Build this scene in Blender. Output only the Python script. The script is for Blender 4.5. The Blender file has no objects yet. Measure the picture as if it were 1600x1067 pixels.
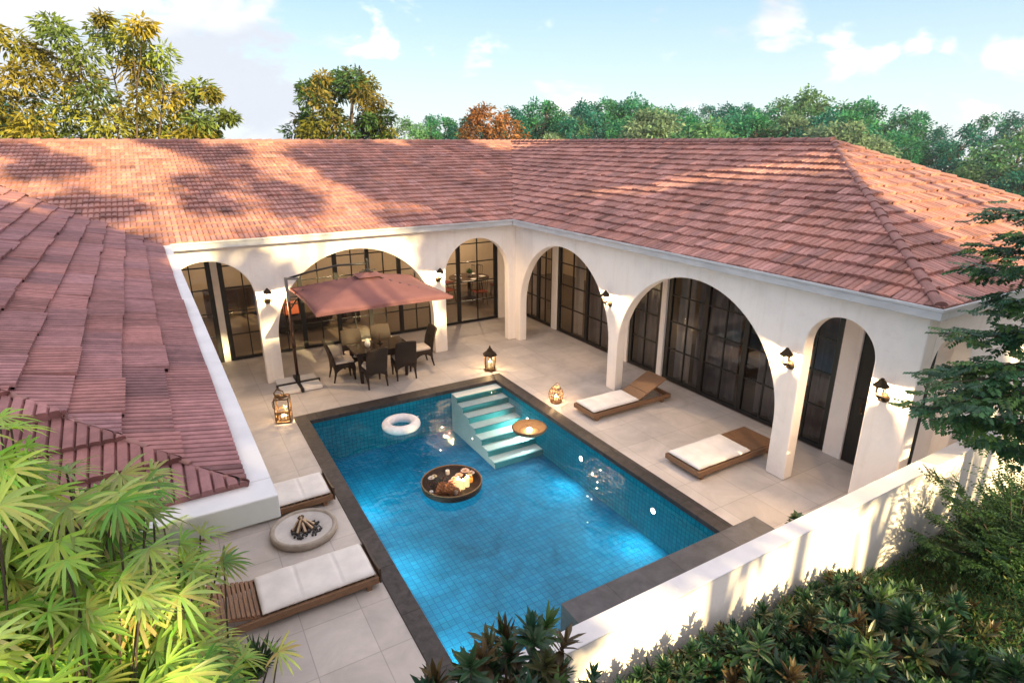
import bpy, math, random
import numpy as np
from mathutils import Vector, Matrix, noise as mnoise
R = math.radians
PI = math.pi
rnd = random.Random(7)
sc = bpy.context.scene
col = sc.collection

# ------------------------------------------------------------------ helpers
def tag(o, label=None, cat=None, group=None, kind=None):
    if label: o['label'] = label
    if cat: o['category'] = cat
    if group: o['group'] = group
    if kind: o['kind'] = kind
    return o

def empty(name, loc=(0, 0, 0), rz=0.0):
    o = bpy.data.objects.new(name, None)
    o.empty_display_size = 0.1
    col.objects.link(o)
    o.location = loc
    o.rotation_euler = (0, 0, rz)
    return o

def copy_tree(o, parent=None):
    kids = list(o.children)
    c = o.copy()
    for k in list(c.keys()):
        pass
    col.objects.link(c)
    c.parent = parent
    for ch in kids:
        copy_tree(ch, c)
    return c

class MB:
    def __init__(s):
        s.v = []; s.f = []; s.m = []; s.c = []; s.mi = 0; s.cc = (1, 1, 1)
    def face(s, *ix):
        s.f.append(ix); s.m.append(s.mi); s.c.append(s.cc)
    def quad(s, a, b, c, d):
        n = len(s.v); s.v += [tuple(a), tuple(b), tuple(c), tuple(d)]; s.face(n, n+1, n+2, n+3)
    def tri(s, a, b, c):
        n = len(s.v); s.v += [tuple(a), tuple(b), tuple(c)]; s.face(n, n+1, n+2)
    def box(s, c, d, rz=0.0, M=None):
        n = len(s.v); hx, hy, hz = d[0]/2, d[1]/2, d[2]/2
        ca, sa = math.cos(rz), math.sin(rz)
        for z in (-hz, hz):
            for x, y in ((-hx, -hy), (hx, -hy), (hx, hy), (-hx, hy)):
                p = Vector((x*ca-y*sa, x*sa+y*ca, z))
                if M is not None: p = M @ Vector((x, y, z))
                s.v.append((p[0]+c[0], p[1]+c[1], p[2]+c[2]))
        for q in ((3, 2, 1, 0), (4, 5, 6, 7), (0, 1, 5, 4), (1, 2, 6, 5), (2, 3, 7, 6), (3, 0, 4, 7)):
            s.face(*[n+i for i in q])
    def bb(s, x0, x1, y0, y1, z0, z1):
        s.box(((x0+x1)/2, (y0+y1)/2, (z0+z1)/2), (x1-x0, y1-y0, z1-z0))
    def tube(s, pts, r, n=8, cap=True):
        pts = [Vector(p) for p in pts]
        rr = r if isinstance(r, (list, tuple)) else [r]*len(pts)
        base = len(s.v); up = Vector((0, 0, 1)); prev = None
        for i, p in enumerate(pts):
            t = (pts[min(i+1, len(pts)-1)]-pts[max(i-1, 0)])
            if t.length < 1e-9: t = up.copy()
            t.normalize()
            if prev is None:
                a = t.cross(up) if abs(t.z) < .95 else t.cross(Vector((1, 0, 0)))
            else:
                a = prev - t*prev.dot(t)
            if a.length < 1e-6: a = t.orthogonal()
            a.normalize(); prev = a; b = t.cross(a)
            for k in range(n):
                q = p + (a*math.cos(2*PI*k/n)+b*math.sin(2*PI*k/n))*rr[i]
                s.v.append(tuple(q))
        for i in range(len(pts)-1):
            for k in range(n):
                s.face(base+i*n+k, base+i*n+(k+1) % n, base+(i+1)*n+(k+1) % n, base+(i+1)*n+k)
        if cap:
            s.face(*[base+k for k in range(n)][::-1]); s.face(*[base+(len(pts)-1)*n+k for k in range(n)])
    def lathe(s, prof, n=24, c=(0, 0, 0), close=False):
        base = len(s.v)
        for r, z in prof:
            for k in range(n):
                s.v.append((c[0]+r*math.cos(2*PI*k/n), c[1]+r*math.sin(2*PI*k/n), c[2]+z))
        m = len(prof)
        for i in range(m if close else m-1):
            j = (i+1) % m
            for k in range(n):
                s.face(base+i*n+k, base+i*n+(k+1) % n, base+j*n+(k+1) % n, base+j*n+k)
    def mesh(s, name, mats, smooth=False):
        me = bpy.data.meshes.new(name)
        me.from_pydata(s.v, [], s.f)
        for m in (mats if isinstance(mats, (list, tuple)) else [mats]): me.materials.append(m)
        me.polygons.foreach_set('material_index', s.m)
        if smooth: me.polygons.foreach_set('use_smooth', [True]*len(s.f))
        if any(c != (1, 1, 1) for c in s.c[:200]) or any(c != (1, 1, 1) for c in s.c[::97]):
            at = me.color_attributes.new('col', 'FLOAT_COLOR', 'CORNER')
            arr = []
            for f, c in zip(s.f, s.c): arr += [c[0], c[1], c[2], 1.0]*len(f)
            at.data.foreach_set('color', arr)
        me.update()
        return me
    def build(s, name, mats, parent=None, smooth=False, bevel=0, loc=None, segs=2):
        o = bpy.data.objects.new(name, s.mesh(name, mats, smooth))
        col.objects.link(o)
        if parent is not None: o.parent = parent
        if loc: o.location = loc
        if bevel:
            b = o.modifiers.new('bevel', 'BEVEL'); b.width = bevel; b.segments = segs; b.limit_method = 'ANGLE'; b.angle_limit = R(35)
        return o

# ------------------------------------------------------------------ materials
def nt(name):
    m = bpy.data.materials.new(name); m.use_nodes = True
    t = m.node_tree; t.nodes.clear()
    return m, t
def N(t, kind, **kw):
    n = t.nodes.new(kind)
    for k, v in kw.items():
        if k.startswith('i_'):
            n.inputs[k[2:].replace('_', ' ')].default_value = v
        else: setattr(n, k, v)
    return n
def rgb(c): return (c[0], c[1], c[2], 1)
def ramp(t, src, stops):
    r = t.nodes.new('ShaderNodeValToRGB')
    e = r.color_ramp.elements
    while len(e) < len(stops): e.new(0.5)
    for el, (p, c) in zip(e, stops):
        el.position = p; el.color = rgb(c) if isinstance(c, (tuple, list)) else (c, c, c, 1)
    t.links.new(src, r.inputs[0]); return r.outputs[0]

def mat_noise(name, c1, c2, scale=4.0, rough=.7, bump=.15, bscale=40, metallic=0, detail=6, stretch=(1, 1, 1), c3=None, spec=.5, bdist=.01):
    m, t = nt(name); L = t.links.new
    out = N(t, 'ShaderNodeOutputMaterial'); p = N(t, 'ShaderNodeBsdfPrincipled', i_Roughness=rough, i_Metallic=metallic)
    p.inputs['Specular IOR Level'].default_value = spec
    tc = N(t, 'ShaderNodeTexCoord'); mp = N(t, 'ShaderNodeMapping'); mp.inputs['Scale'].default_value = stretch
    L(tc.outputs['Object'], mp.inputs[0])
    n1 = N(t, 'ShaderNodeTexNoise', i_Scale=scale, i_Detail=detail, i_Roughness=.6); L(mp.outputs[0], n1.inputs['Vector'])
    st = [(.3, c1), (.7, c2)] if c3 is None else [(.28, c1), (.5, c2), (.74, c3)]
    L(ramp(t, n1.outputs[0], st), p.inputs['Base Color'])
    if bump:
        n2 = N(t, 'ShaderNodeTexNoise', i_Scale=bscale, i_Detail=5); L(mp.outputs[0], n2.inputs['Vector'])
        b = N(t, 'ShaderNodeBump', i_Strength=bump, i_Distance=bdist); L(n2.outputs[0], b.inputs['Height']); L(b.outputs[0], p.inputs['Normal'])
    L(p.outputs[0], out.inputs[0])
    return m

def mat_brick(name, c1, c2, mortar, bw, bh, msize=.01, offset=0.0, rough=.6, noise_amt=.25, nscale=2.0, bump=.2, vec='Object', rot=(0, 0, 0), spec=.4, fine=None):
    m, t = nt(name); L = t.links.new
    out = N(t, 'ShaderNodeOutputMaterial'); p = N(t, 'ShaderNodeBsdfPrincipled', i_Roughness=rough)
    p.inputs['Specular IOR Level'].default_value = spec
    tc = N(t, 'ShaderNodeTexCoord'); mp = N(t, 'ShaderNodeMapping'); mp.inputs['Rotation'].default_value = rot
    L(tc.outputs[vec], mp.inputs[0])
    b = N(t, 'ShaderNodeTexBrick', offset=offset, i_Scale=1.0)
    b.inputs['Brick Width'].default_value = bw; b.inputs['Row Height'].default_value = bh; b.inputs['Mortar Size'].default_value = msize
    b.inputs['Color1'].default_value = rgb(c1); b.inputs['Color2'].default_value = rgb(c2); b.inputs['Mortar'].default_value = rgb(mortar)
    b.inputs['Mortar Smooth'].default_value = .2; b.inputs['Bias'].default_value = 0
    L(mp.outputs[0], b.inputs['Vector'])
    n1 = N(t, 'ShaderNodeTexNoise', i_Scale=nscale, i_Detail=8, i_Roughness=.65, i_Distortion=.6); L(tc.outputs[vec], n1.inputs['Vector'])
    mx = N(t, 'ShaderNodeMix', data_type='RGBA', blend_type='MULTIPLY'); mx.inputs['Factor'].default_value = 1.0
    L(b.outputs[0], mx.inputs['A'])
    L(ramp(t, n1.outputs[0], [(.25, 1-noise_amt), (.75, 1+noise_amt*.5)]), mx.inputs['B'])
    L(mx.outputs['Result'], p.inputs['Base Color'])
    if bump:
        bp = N(t, 'ShaderNodeBump', i_Strength=bump, i_Distance=.005, invert=True); L(b.outputs['Fac'], bp.inputs['Height']); L(bp.outputs[0], p.inputs['Normal'])
    L(p.outputs[0], out.inputs[0])
    return m

def mat_attr(name, rough=.8, nscale=9, amt=.35, bump=.2, spec=.3, bscale=60):
    m, t = nt(name); L = t.links.new
    out = N(t, 'ShaderNodeOutputMaterial'); p = N(t, 'ShaderNodeBsdfPrincipled', i_Roughness=rough)
    p.inputs['Specular IOR Level'].default_value = spec
    a = N(t, 'ShaderNodeAttribute', attribute_name='col'); tc = N(t, 'ShaderNodeTexCoord')
    n1 = N(t, 'ShaderNodeTexNoise', i_Scale=nscale, i_Detail=8, i_Roughness=.7); L(tc.outputs['Object'], n1.inputs['Vector'])
    n3 = N(t, 'ShaderNodeTexNoise', i_Scale=.7, i_Detail=4); L(tc.outputs['Object'], n3.inputs['Vector'])
    mx = N(t, 'ShaderNodeMix', data_type='RGBA', blend_type='MULTIPLY'); mx.inputs['Factor'].default_value = 1.0
    L(a.outputs['Color'], mx.inputs['A']); L(ramp(t, n1.outputs[0], [(.25, 1-amt), (.7, 1.1)]), mx.inputs['B'])
    mx2 = N(t, 'ShaderNodeMix', data_type='RGBA', blend_type='MULTIPLY'); mx2.inputs['Factor'].default_value = 1.0
    L(mx.outputs['Result'], mx2.inputs['A']); L(ramp(t, n3.outputs[0], [(.3, (.82, .78, .78)), (.65, (1.08, 1.05, 1.03))]), mx2.inputs['B'])
    L(mx2.outputs['Result'], p.inputs['Base Color'])
    if bump:
        n2 = N(t, 'ShaderNodeTexNoise', i_Scale=bscale, i_Detail=4); L(tc.outputs['Object'], n2.inputs['Vector'])
        b = N(t, 'ShaderNodeBump', i_Strength=bump, i_Distance=.006); L(n2.outputs[0], b.inputs['Height']); L(b.outputs[0], p.inputs['Normal'])
    L(p.outputs[0], out.inputs[0])
    return m

def mat_leaf(name, trans=.35, rough=.45, spec=.3):
    m, t = nt(name); L = t.links.new
    out = N(t, 'ShaderNodeOutputMaterial'); a = N(t, 'ShaderNodeAttribute', attribute_name='col')
    p = N(t, 'ShaderNodeBsdfPrincipled', i_Roughness=rough); p.inputs['Specular IOR Level'].default_value = spec
    tr = N(t, 'ShaderNodeBsdfTranslucent'); mx = N(t, 'ShaderNodeMixShader'); mx.inputs[0].default_value = trans
    hs = N(t, 'ShaderNodeHueSaturation', i_Saturation=1.1, i_Value=1.5)
    L(a.outputs['Color'], p.inputs['Base Color']); L(a.outputs['Color'], hs.inputs['Color']); L(hs.outputs[0], tr.inputs[0])
    L(p.outputs[0], mx.inputs[1]); L(tr.outputs[0], mx.inputs[2]); L(mx.outputs[0], out.inputs[0])
    return m

def mat_plain(name, c, rough=.5, metallic=0, spec=.5):
    return mat_noise(name, tuple(x*.88 for x in c), tuple(min(1, x*1.1) for x in c), 12, rough, .05, 80, metallic, spec=spec)

def mat_emit(name, c, s):
    m, t = nt(name); out = N(t, 'ShaderNodeOutputMaterial'); e = N(t, 'ShaderNodeEmission', i_Strength=s)
    e.inputs[0].default_value = rgb(c); t.links.new(e.outputs[0], out.inputs[0]); return m

def mat_glass(name, tint=(1, 1, 1), bump=0.0, ior=1.45, extra=0.0, bscale=3.0):
    m, t = nt(name); L = t.links.new
    out = N(t, 'ShaderNodeOutputMaterial'); tr = N(t, 'ShaderNodeBsdfTransparent'); tr.inputs[0].default_value = rgb(tint)
    gl = N(t, 'ShaderNodeBsdfGlossy', i_Roughness=.02); mx = N(t, 'ShaderNodeMixShader'); fr = N(t, 'ShaderNodeFresnel', i_IOR=ior)
    fac = fr.outputs[0]
    if extra:
        ad = N(t, 'ShaderNodeMath', operation='ADD'); ad.inputs[1].default_value = extra; L(fac, ad.inputs[0]); fac = ad.outputs[0]
    if bump:
        tc = N(t, 'ShaderNodeTexCoord'); n2 = N(t, 'ShaderNodeTexNoise', i_Scale=bscale, i_Detail=2, i_Distortion=1.2); L(tc.outputs['Object'], n2.inputs['Vector'])
        b = N(t, 'ShaderNodeBump', i_Strength=bump, i_Distance=.05); L(n2.outputs[0], b.inputs['Height']); L(b.outputs[0], gl.inputs['Normal']); L(b.outputs[0], fr.inputs['Normal'])
    L(fac, mx.inputs[0]); L(tr.outputs[0], mx.inputs[1]); L(gl.outputs[0], mx.inputs[2]); L(mx.outputs[0], out.inputs[0])
    return m

def mat_cloth(name, c, trans=.2, weave=300, bump=.2):
    m, t = nt(name); L = t.links.new
    out = N(t, 'ShaderNodeOutputMaterial'); p = N(t, 'ShaderNodeBsdfPrincipled', i_Roughness=.95); p.inputs['Specular IOR Level'].default_value = .1
    tc = N(t, 'ShaderNodeTexCoord'); n = N(t, 'ShaderNodeTexNoise', i_Scale=5, i_Detail=6); L(tc.outputs['Object'], n.inputs['Vector'])
    cr = ramp(t, n.outputs[0], [(.3, tuple(x*.9 for x in c)), (.7, tuple(min(1, x*1.06) for x in c))]); L(cr, p.inputs['Base Color'])
    n2 = N(t, 'ShaderNodeTexNoise', i_Scale=weave, i_Detail=2); L(tc.outputs['Object'], n2.inputs['Vector'])
    n3 = N(t, 'ShaderNodeTexNoise', i_Scale=6, i_Detail=3); L(tc.outputs['Object'], n3.inputs['Vector'])
    ad = N(t, 'ShaderNodeMath', operation='MULTIPLY_ADD'); ad.inputs[1].default_value = 6; L(n3.outputs[0], ad.inputs[0]); L(n2.outputs[0], ad.inputs[2])
    b = N(t, 'ShaderNodeBump', i_Strength=bump, i_Distance=.004); L(ad.outputs[0], b.inputs['Height']); L(b.outputs[0], p.inputs['Normal'])
    if trans:
        tr = N(t, 'ShaderNodeBsdfTranslucent'); L(cr, tr.inputs[0]); mx = N(t, 'ShaderNodeMixShader'); mx.inputs[0].default_value = trans
        L(p.outputs[0], mx.inputs[1]); L(tr.outputs[0], mx.inputs[2]); L(mx.outputs[0], out.inputs[0])
    else: L(p.outputs[0], out.inputs[0])
    return m

def mat_wicker(name, c1, c2, sc_=70):
    m, t = nt(name); L = t.links.new
    out = N(t, 'ShaderNodeOutputMaterial'); p = N(t, 'ShaderNodeBsdfPrincipled', i_Roughness=.6); p.inputs['Specular IOR Level'].default_value = .3
    tc = N(t, 'ShaderNodeTexCoord')
    w1 = N(t, 'ShaderNodeTexWave', bands_direction='Z', i_Scale=sc_*.3, i_Distortion=.6); L(tc.outputs['Object'], w1.inputs['Vector'])
    w2 = N(t, 'ShaderNodeTexWave', bands_direction='DIAGONAL', i_Scale=sc_*.2, i_Distortion=1.0); L(tc.outputs['Object'], w2.inputs['Vector'])
    ml = N(t, 'ShaderNodeMath', operation='MULTIPLY'); L(w1.outputs['Fac'], ml.inputs[0]); L(w2.outputs['Fac'], ml.inputs[1])
    L(ramp(t, ml.outputs[0], [(.05, c1), (.6, c2)]), p.inputs['Base Color'])
    b = N(t, 'ShaderNodeBump', i_Strength=.5, i_Distance=.006); L(ml.outputs[0], b.inputs['Height']); L(b.outputs[0], p.inputs['Normal'])
    L(p.outputs[0], out.inputs[0]); return m

M = {}
M['stucco'] = mat_noise('white_stucco', (.76, .705, .68), (.83, .775, .748), 1.6, .85, .35, 9, c3=(.80, .75, .722), spec=.2, bdist=.012)
def weather(m):
    t = m.node_tree; L = t.links.new; p = [n for n in t.nodes if n.type == 'BSDF_PRINCIPLED'][0]; src = p.inputs['Base Color'].links[0].from_socket
    tc = N(t, 'ShaderNodeTexCoord'); mp = N(t, 'ShaderNodeMapping'); mp.inputs['Scale'].default_value = (3.2, 3.2, .16); L(tc.outputs['Object'], mp.inputs[0])
    n = N(t, 'ShaderNodeTexNoise', i_Scale=2.2, i_Detail=7, i_Roughness=.62); L(mp.outputs[0], n.inputs['Vector'])
    n2 = N(t, 'ShaderNodeTexNoise', i_Scale=4.5, i_Detail=9, i_Roughness=.7, i_Distortion=.8); L(tc.outputs['Object'], n2.inputs['Vector'])
    a = ramp(t, n.outputs[0], [(.30, (.94, .93, .915)), (.48, (1, 1, 1))]); b = ramp(t, n2.outputs[0], [(.28, (.93, .915, .90)), (.46, (1, 1, 1))])
    for x in (a, b):
        mx = N(t, 'ShaderNodeMix', data_type='RGBA', blend_type='MULTIPLY'); mx.inputs['Factor'].default_value = 1.0
        L(src, mx.inputs['A']); L(x, mx.inputs['B']); src = mx.outputs['Result']
    L(src, p.inputs['Base Color'])
weather(M['stucco'])
M['cap'] = mat_noise('shade_tinted_cap', (.56, .545, .57), (.68, .66, .68), 3, .7, .1, 20, spec=.3)  # darker lilac white: shade on the wall top is put into the colour
M['gutter'] = mat_noise('painted_gutter', (.40, .41, .44), (.56, .57, .60), 2.5, .45, .08, 12, stretch=(1, 1, 3))
M['tile'] = mat_attr('clay_roof_tile', .8, 11, .4, .3)
M['ridge'] = mat_noise('ridge_tile', (.20, .098, .09), (.31, .148, .13), 6, .8, .3, 50)
M['paving'] = mat_brick('beige_paving', (.475, .43, .412), (.545, .495, .47), (.37, .335, .315), .66, .72, .006, 0.0, .55, .26, 1.7, .15)
M['floorin'] = mat_brick('interior_floor', (.15, .115, .095), (.17, .13, .105), (.10, .08, .065), .9, .9, .006, 0.0, .35, .15, 1.2, .05)
M['slate'] = mat_brick('dark_slate', (.034, .029, .031), (.060, .050, .051), (.018, .016, .016), .42, .9, .008, 0.0, .6, .75, 9.0, .3)
M['ledge'] = mat_brick('grey_ledge_stone', (.078, .076, .086), (.102, .098, .110), (.045, .044, .048), .95, 1.3, .006, 0.0, .55, .6, 3.5, .2)
M['poolwall'] = mat_brick('blue_wall_mosaic', (.012, .25, .36), (.018, .32, .43), (.008, .17, .27), .08, .08, .008, 0.0, .6, .25, 6, .1, vec='Object', spec=.05)
M['poolfloor'] = mat_brick('blue_floor_mosaic', (.009, .205, .39), (.014, .25, .44), (.007, .145, .30), .10, .10, .006, 0.0, .6, .45, 1.6, .1, spec=.05)
M['step'] = mat_noise('pale_pool_stone', (.66, .68, .62), (.78, .78, .72), 3, .6, .1, 30)
M['steprise'] = mat_noise('teal_riser_stone', (.02, .22, .24), (.05, .30, .30), 3, .6, .1, 30)
M['water'] = mat_glass('pool_water', (.93, .985, 1.0), .35, 1.33, 0.0, 2.6)
M['glass'] = mat_glass('window_glass', (.84, .82, .80), 0.0, 1.5, .02)
M['clear'] = mat_glass('clear_glass', (.9, .9, .88), 0.0, 1.45, .02)
M['black'] = mat_plain('black_painted_metal', (.006, .005, .005), .45)
M['door'] = mat_noise('black_wood_door', (.004, .0035, .0035), (.009, .008, .007), 3, .5, .1, 20, stretch=(8, 8, 1))
M['wood'] = mat_noise('brown_teak', (.10, .05, .027), (.21, .115, .062), 5, .55, .25, 30, stretch=(1.5, 14, 14), c3=(.15, .078, .042))
M['wood2'] = mat_noise('slatted_wood', (.13, .06, .03), (.27, .14, .075), 6, .55, .25, 30, stretch=(14, 1.5, 14))
M['cushion'] = mat_cloth('white_mattress_fabric', (.74, .71, .70), 0, 220, .25)
M['chaircushion'] = mat_cloth('cream_seat_fabric', (.66, .58, .52), 0, 220, .2)
M['wicker'] = mat_wicker('dark_brown_wicker', (.014, .008, .006), (.048, .027, .02))
M['rattan'] = mat_wicker('golden_rattan', (.09, .05, .025), (.30, .18, .09), 120)
M['canopy'] = mat_cloth('mauve_canopy_fabric', (.165, .078, .086), .12, 260, .12)
M['pole'] = mat_noise('bronze_pole', (.03, .015, .01), (.075, .034, .022), 5, .4, .1, 40, .6)
M['alu'] = mat_plain('grey_aluminium', (.28, .27, .28), .35, .8)
M['slab'] = mat_noise('white_concrete_slab', (.62, .59, .57), (.73, .70, .68), 6, .7, .1, 40)
M['bronze'] = mat_noise('aged_bronze', (.016, .010, .005), (.055, .034, .016), 25, .5, .3, 60, .7)
M['brass'] = mat_noise('aged_brass', (.05, .028, .012), (.16, .085, .035), 20, .45, .3, 60, .7)
M['tabletop'] = mat_noise('dark_glass_tabletop', (.035, .026, .022), (.06, .045, .038), 4, .12, 0, spec=.6)
M['vase'] = mat_plain('white_ceramic', (.72, .70, .70), .3)
M['stone'] = mat_noise('beige_cast_stone', (.28, .24, .20), (.40, .35, .31), 8, .8, .3, 50)
M['stonein'] = mat_noise('pale_bowl_plaster', (.46, .43, .42), (.56, .53, .52), 8, .8, .1, 50)
M['bark_log'] = mat_noise('log_bark', (.05, .03, .02), (.16, .10, .07), 14, .9, .5, 60)
M['logend'] = mat_noise('split_wood', (.42, .30, .20), (.62, .48, .34), 10, .8, .3, 60, stretch=(12, 1, 1))
M['coal'] = mat_noise('charcoal', (.015, .014, .014), (.06, .055, .055), 30, .9, .5, 60)
M['ring'] = mat_plain('white_vinyl', (.74, .70, .72), .35)
M['wax'] = None
M['cone'] = mat_noise('pine_cone_scales', (.10, .035, .012), (.34, .13, .045), 60, .8, .6, 120)
M['flower'] = mat_attr('petals', .8, 30, .15, 0)
M['leaf'] = mat_leaf('foliage', .30, .5, .25)
M['leafgloss'] = mat_leaf('glossy_foliage', .22, .38, .4)
M['palm'] = mat_leaf('palm_frond', .45, .4, .35)
M['bark'] = mat_noise('tree_bark', (.04, .03, .023), (.11, .08, .062), 10, .9, .5, 30, stretch=(4, 4, 1))
M['soil'] = mat_noise('garden_soil', (.03, .035, .015), (.075, .07, .035), 2.5, .95, .5, 12)
M['hill'] = mat_noise('wooded_slope', (.012, .03, .015), (.03, .06, .03), .3, .95, .3, 2)
M['curtain'] = mat_cloth('grey_sheer_curtain', (.30, .265, .27), .25, 200, .1)
M['curtain_w'] = mat_cloth('pale_sheer_curtain', (.66, .61, .60), .25, 200, .1)
M['inwall'] = mat_noise('cream_interior_wall', (.60, .50, .38), (.68, .58, .45), 2, .8, .05, 20)
M['sofa'] = mat_cloth('dark_sofa_fabric', (.05, .035, .032), 0)
M['redcush'] = mat_cloth('rust_cushion_fabric', (.24, .065, .04), 0)
M['iwood'] = mat_noise('dark_walnut', (.03, .016, .010), (.07, .04, .026), 6, .4, .1, 30, stretch=(2, 12, 12))
E_WARM = mat_emit('warm_bulb', (1, .70, .36), 14)
E_FLAME = mat_emit('candle_flame', (1, .74, .36), 22)
E_POOL = mat_emit('pool_lamp_lens', (.9, 1, 1), 9)
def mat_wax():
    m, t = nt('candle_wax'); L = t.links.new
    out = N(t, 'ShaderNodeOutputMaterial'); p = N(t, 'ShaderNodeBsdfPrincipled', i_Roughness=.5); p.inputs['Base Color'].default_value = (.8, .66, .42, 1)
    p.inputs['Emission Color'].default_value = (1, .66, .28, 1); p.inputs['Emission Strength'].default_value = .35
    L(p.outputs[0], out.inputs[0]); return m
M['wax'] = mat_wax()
M['waxcold'] = mat_plain('unlit_wax', (.72, .68, .62), .5)

# ------------------------------------------------------------------ camera
H = 5.2
cam = bpy.data.cameras.new('camera'); co = bpy.data.objects.new('camera', cam); col.objects.link(co)
cam.sensor_width = 36; cam.lens = 928/1600*36; cam.clip_end = 3000; cam.clip_start = .05
co.location = (0, 0, H); co.rotation_euler = (R(90-18.53), 0, R(-30.4))
sc.camera = co

# ------------------------------------------------------------------ sun, sky
SUN_EL, SUN_AZ = R(22.0), R(14.0)            # azimuth measured from -Y towards +X
sdir = Vector((math.sin(SUN_AZ)*math.cos(SUN_EL), -math.cos(SUN_AZ)*math.cos(SUN_EL), math.sin(SUN_EL)))
sl = bpy.data.lights.new('sun', 'SUN'); so = bpy.data.objects.new('sun', sl); col.objects.link(so)
sl.energy = 5.0; sl.angle = R(.55); sl.color = (1, .77, .37)
so.rotation_euler = (-sdir).to_track_quat('-Z', 'Y').to_euler(); so.location = (10, -20, 20)

def pix_dir(x, y):
    f = 928.; p = math.atan2(311, f); yaw = R(30.4)
    F = Vector((math.sin(yaw)*math.cos(p), math.cos(yaw)*math.cos(p), -math.sin(p)))
    Rt = Vector((math.cos(yaw), -math.sin(yaw), 0)); U = Rt.cross(F)
    return (F*f+Rt*(x-800)+U*(533.5-y)).normalized()

w = bpy.data.worlds.new('World'); sc.world = w; w.use_nodes = True
t = w.node_tree; t.nodes.clear(); L = t.links.new
wo = N(t, 'ShaderNodeOutputWorld'); bg = N(t, 'ShaderNodeBackground', i_Strength=.09)
sky = N(t, 'ShaderNodeTexSky', sky_type='NISHITA'); sky.sun_disc = False
sky.sun_elevation = SUN_EL
sky.sun_rotation = math.atan2(sdir.x, sdir.y)
sky.air_density = 1.0; sky.dust_density = 1.2; sky.ozone_density = 1.0
tc = N(t, 'ShaderNodeTexCoord')
# clouds: a few cumulus banks given by the direction they stand in, broken up by noise
mp = N(t, 'ShaderNodeMapping'); mp.inputs['Scale'].default_value = (1, 1, 1.9); L(tc.outputs['Generated'], mp.inputs[0])
nz = N(t, 'ShaderNodeTexNoise', i_Scale=9.0, i_Detail=9, i_Roughness=.58, i_Distortion=.25); L(mp.outputs[0], nz.inputs['Vector'])
nz2 = N(t, 'ShaderNodeTexNoise', i_Scale=2.2, i_Detail=5, i_Roughness=.5, i_Distortion=.4); L(mp.outputs[0], nz2.inputs['Vector'])
banks = [((1.0, .0), None)]
CL = [(330, 110, .16, .95), (420, 165, .13, .85), (60, 60, .20, .85), (20, 150, .18, .7), (150, 120, .18, .6), (740, 108, .045, .5), (675, 90, .04, .45),
      (1030, 22, .035, .45), (1235, 45, .07, .55), (1310, 75, .07, .55), (1370, 92, .05, .45), (1440, 70, .035, .45), (1475, 78, .03, .42), (970, 57, .03, .34),
      (1030, 85, .03, .32), (1115, 60, .04, .32), (560, 10, .16, .3), (545, 100, .02, .35), (1620, 120, .10, .45), (400, 215, .16, .5), (1500, 25, .12, .22), (850, 160, .14, .25), (1150, 130, .16, .22), (250, 10, .10, .2)]
acc = None
for (x, y, rad, amp) in CL:
    d = pix_dir(x, y)
    vd = N(t, 'ShaderNodeVectorMath', operation='DISTANCE'); L(tc.outputs['Generated'], vd.inputs[0]); vd.inputs[1].default_value = d
    mr = N(t, 'ShaderNodeMapRange', interpolation_type='SMOOTHSTEP'); mr.inputs['From Min'].default_value = rad*1.35; mr.inputs['From Max'].default_value = 0
    mr.inputs['To Min'].default_value = 0; mr.inputs['To Max'].default_value = amp; L(vd.outputs['Value'], mr.inputs['Value'])
    if acc is None: acc = mr.outputs[0]
    else:
        mxm = N(t, 'ShaderNodeMath', operation='MAXIMUM'); L(acc, mxm.inputs[0]); L(mr.outputs[0], mxm.inputs[1]); acc = mxm.outputs[0]
# elsewhere in the sky: scattered thin cloud
n1c = N(t, 'ShaderNodeMath', operation='MULTIPLY_ADD'); n1c.inputs[1].default_value = 2.3; n1c.inputs[2].default_value = -1.15-.34; L(nz.outputs[0], n1c.inputs[0])
n2c = N(t, 'ShaderNodeMath', operation='MULTIPLY_ADD'); n2c.inputs[1].default_value = .7; L(nz2.outputs[0], n2c.inputs[0]); n2c.inputs[2].default_value = -.35
s1c = N(t, 'ShaderNodeMath', operation='ADD'); L(n1c.outputs[0], s1c.inputs[0]); L(n2c.outputs[0], s1c.inputs[1])
ns = N(t, 'ShaderNodeMath', operation='ADD'); L(s1c.outputs[0], ns.inputs[0]); L(acc, ns.inputs[1])
mrc = N(t, 'ShaderNodeMapRange', interpolation_type='SMOOTHSTEP'); mrc.inputs['From Min'].default_value = -.02; mrc.inputs['From Max'].default_value = .34
L(ns.outputs[0], mrc.inputs['Value'])
# thin veil + haze to the horizon (more moist air low down)
sx = N(t, 'ShaderNodeSeparateXYZ'); L(tc.outputs['Generated'], sx.inputs[0])
hz = ramp(t, sx.outputs['Z'], [(.0, (3.9, 4.25, 4.4)), (.10, (3.0, 3.85, 4.4)), (.26, (1.5, 2.7, 4.1)), (.34, (1.5, 2.7, 4.1))])
veil = N(t, 'ShaderNodeMix', data_type='RGBA'); veil.inputs['Factor'].default_value = .82; L(sky.outputs[0], veil.inputs['A']); L(hz, veil.inputs['B'])
shade_n = ramp(t, nz2.outputs[0], [(.42, (3.3, 3.5, 3.9)), (.54, (5.8, 5.7, 5.6))])
cm = N(t, 'ShaderNodeMix', data_type='RGBA'); L(mrc.outputs[0], cm.inputs['Factor']); L(veil.outputs['Result'], cm.inputs['A']); L(shade_n, cm.inputs['B'])
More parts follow.
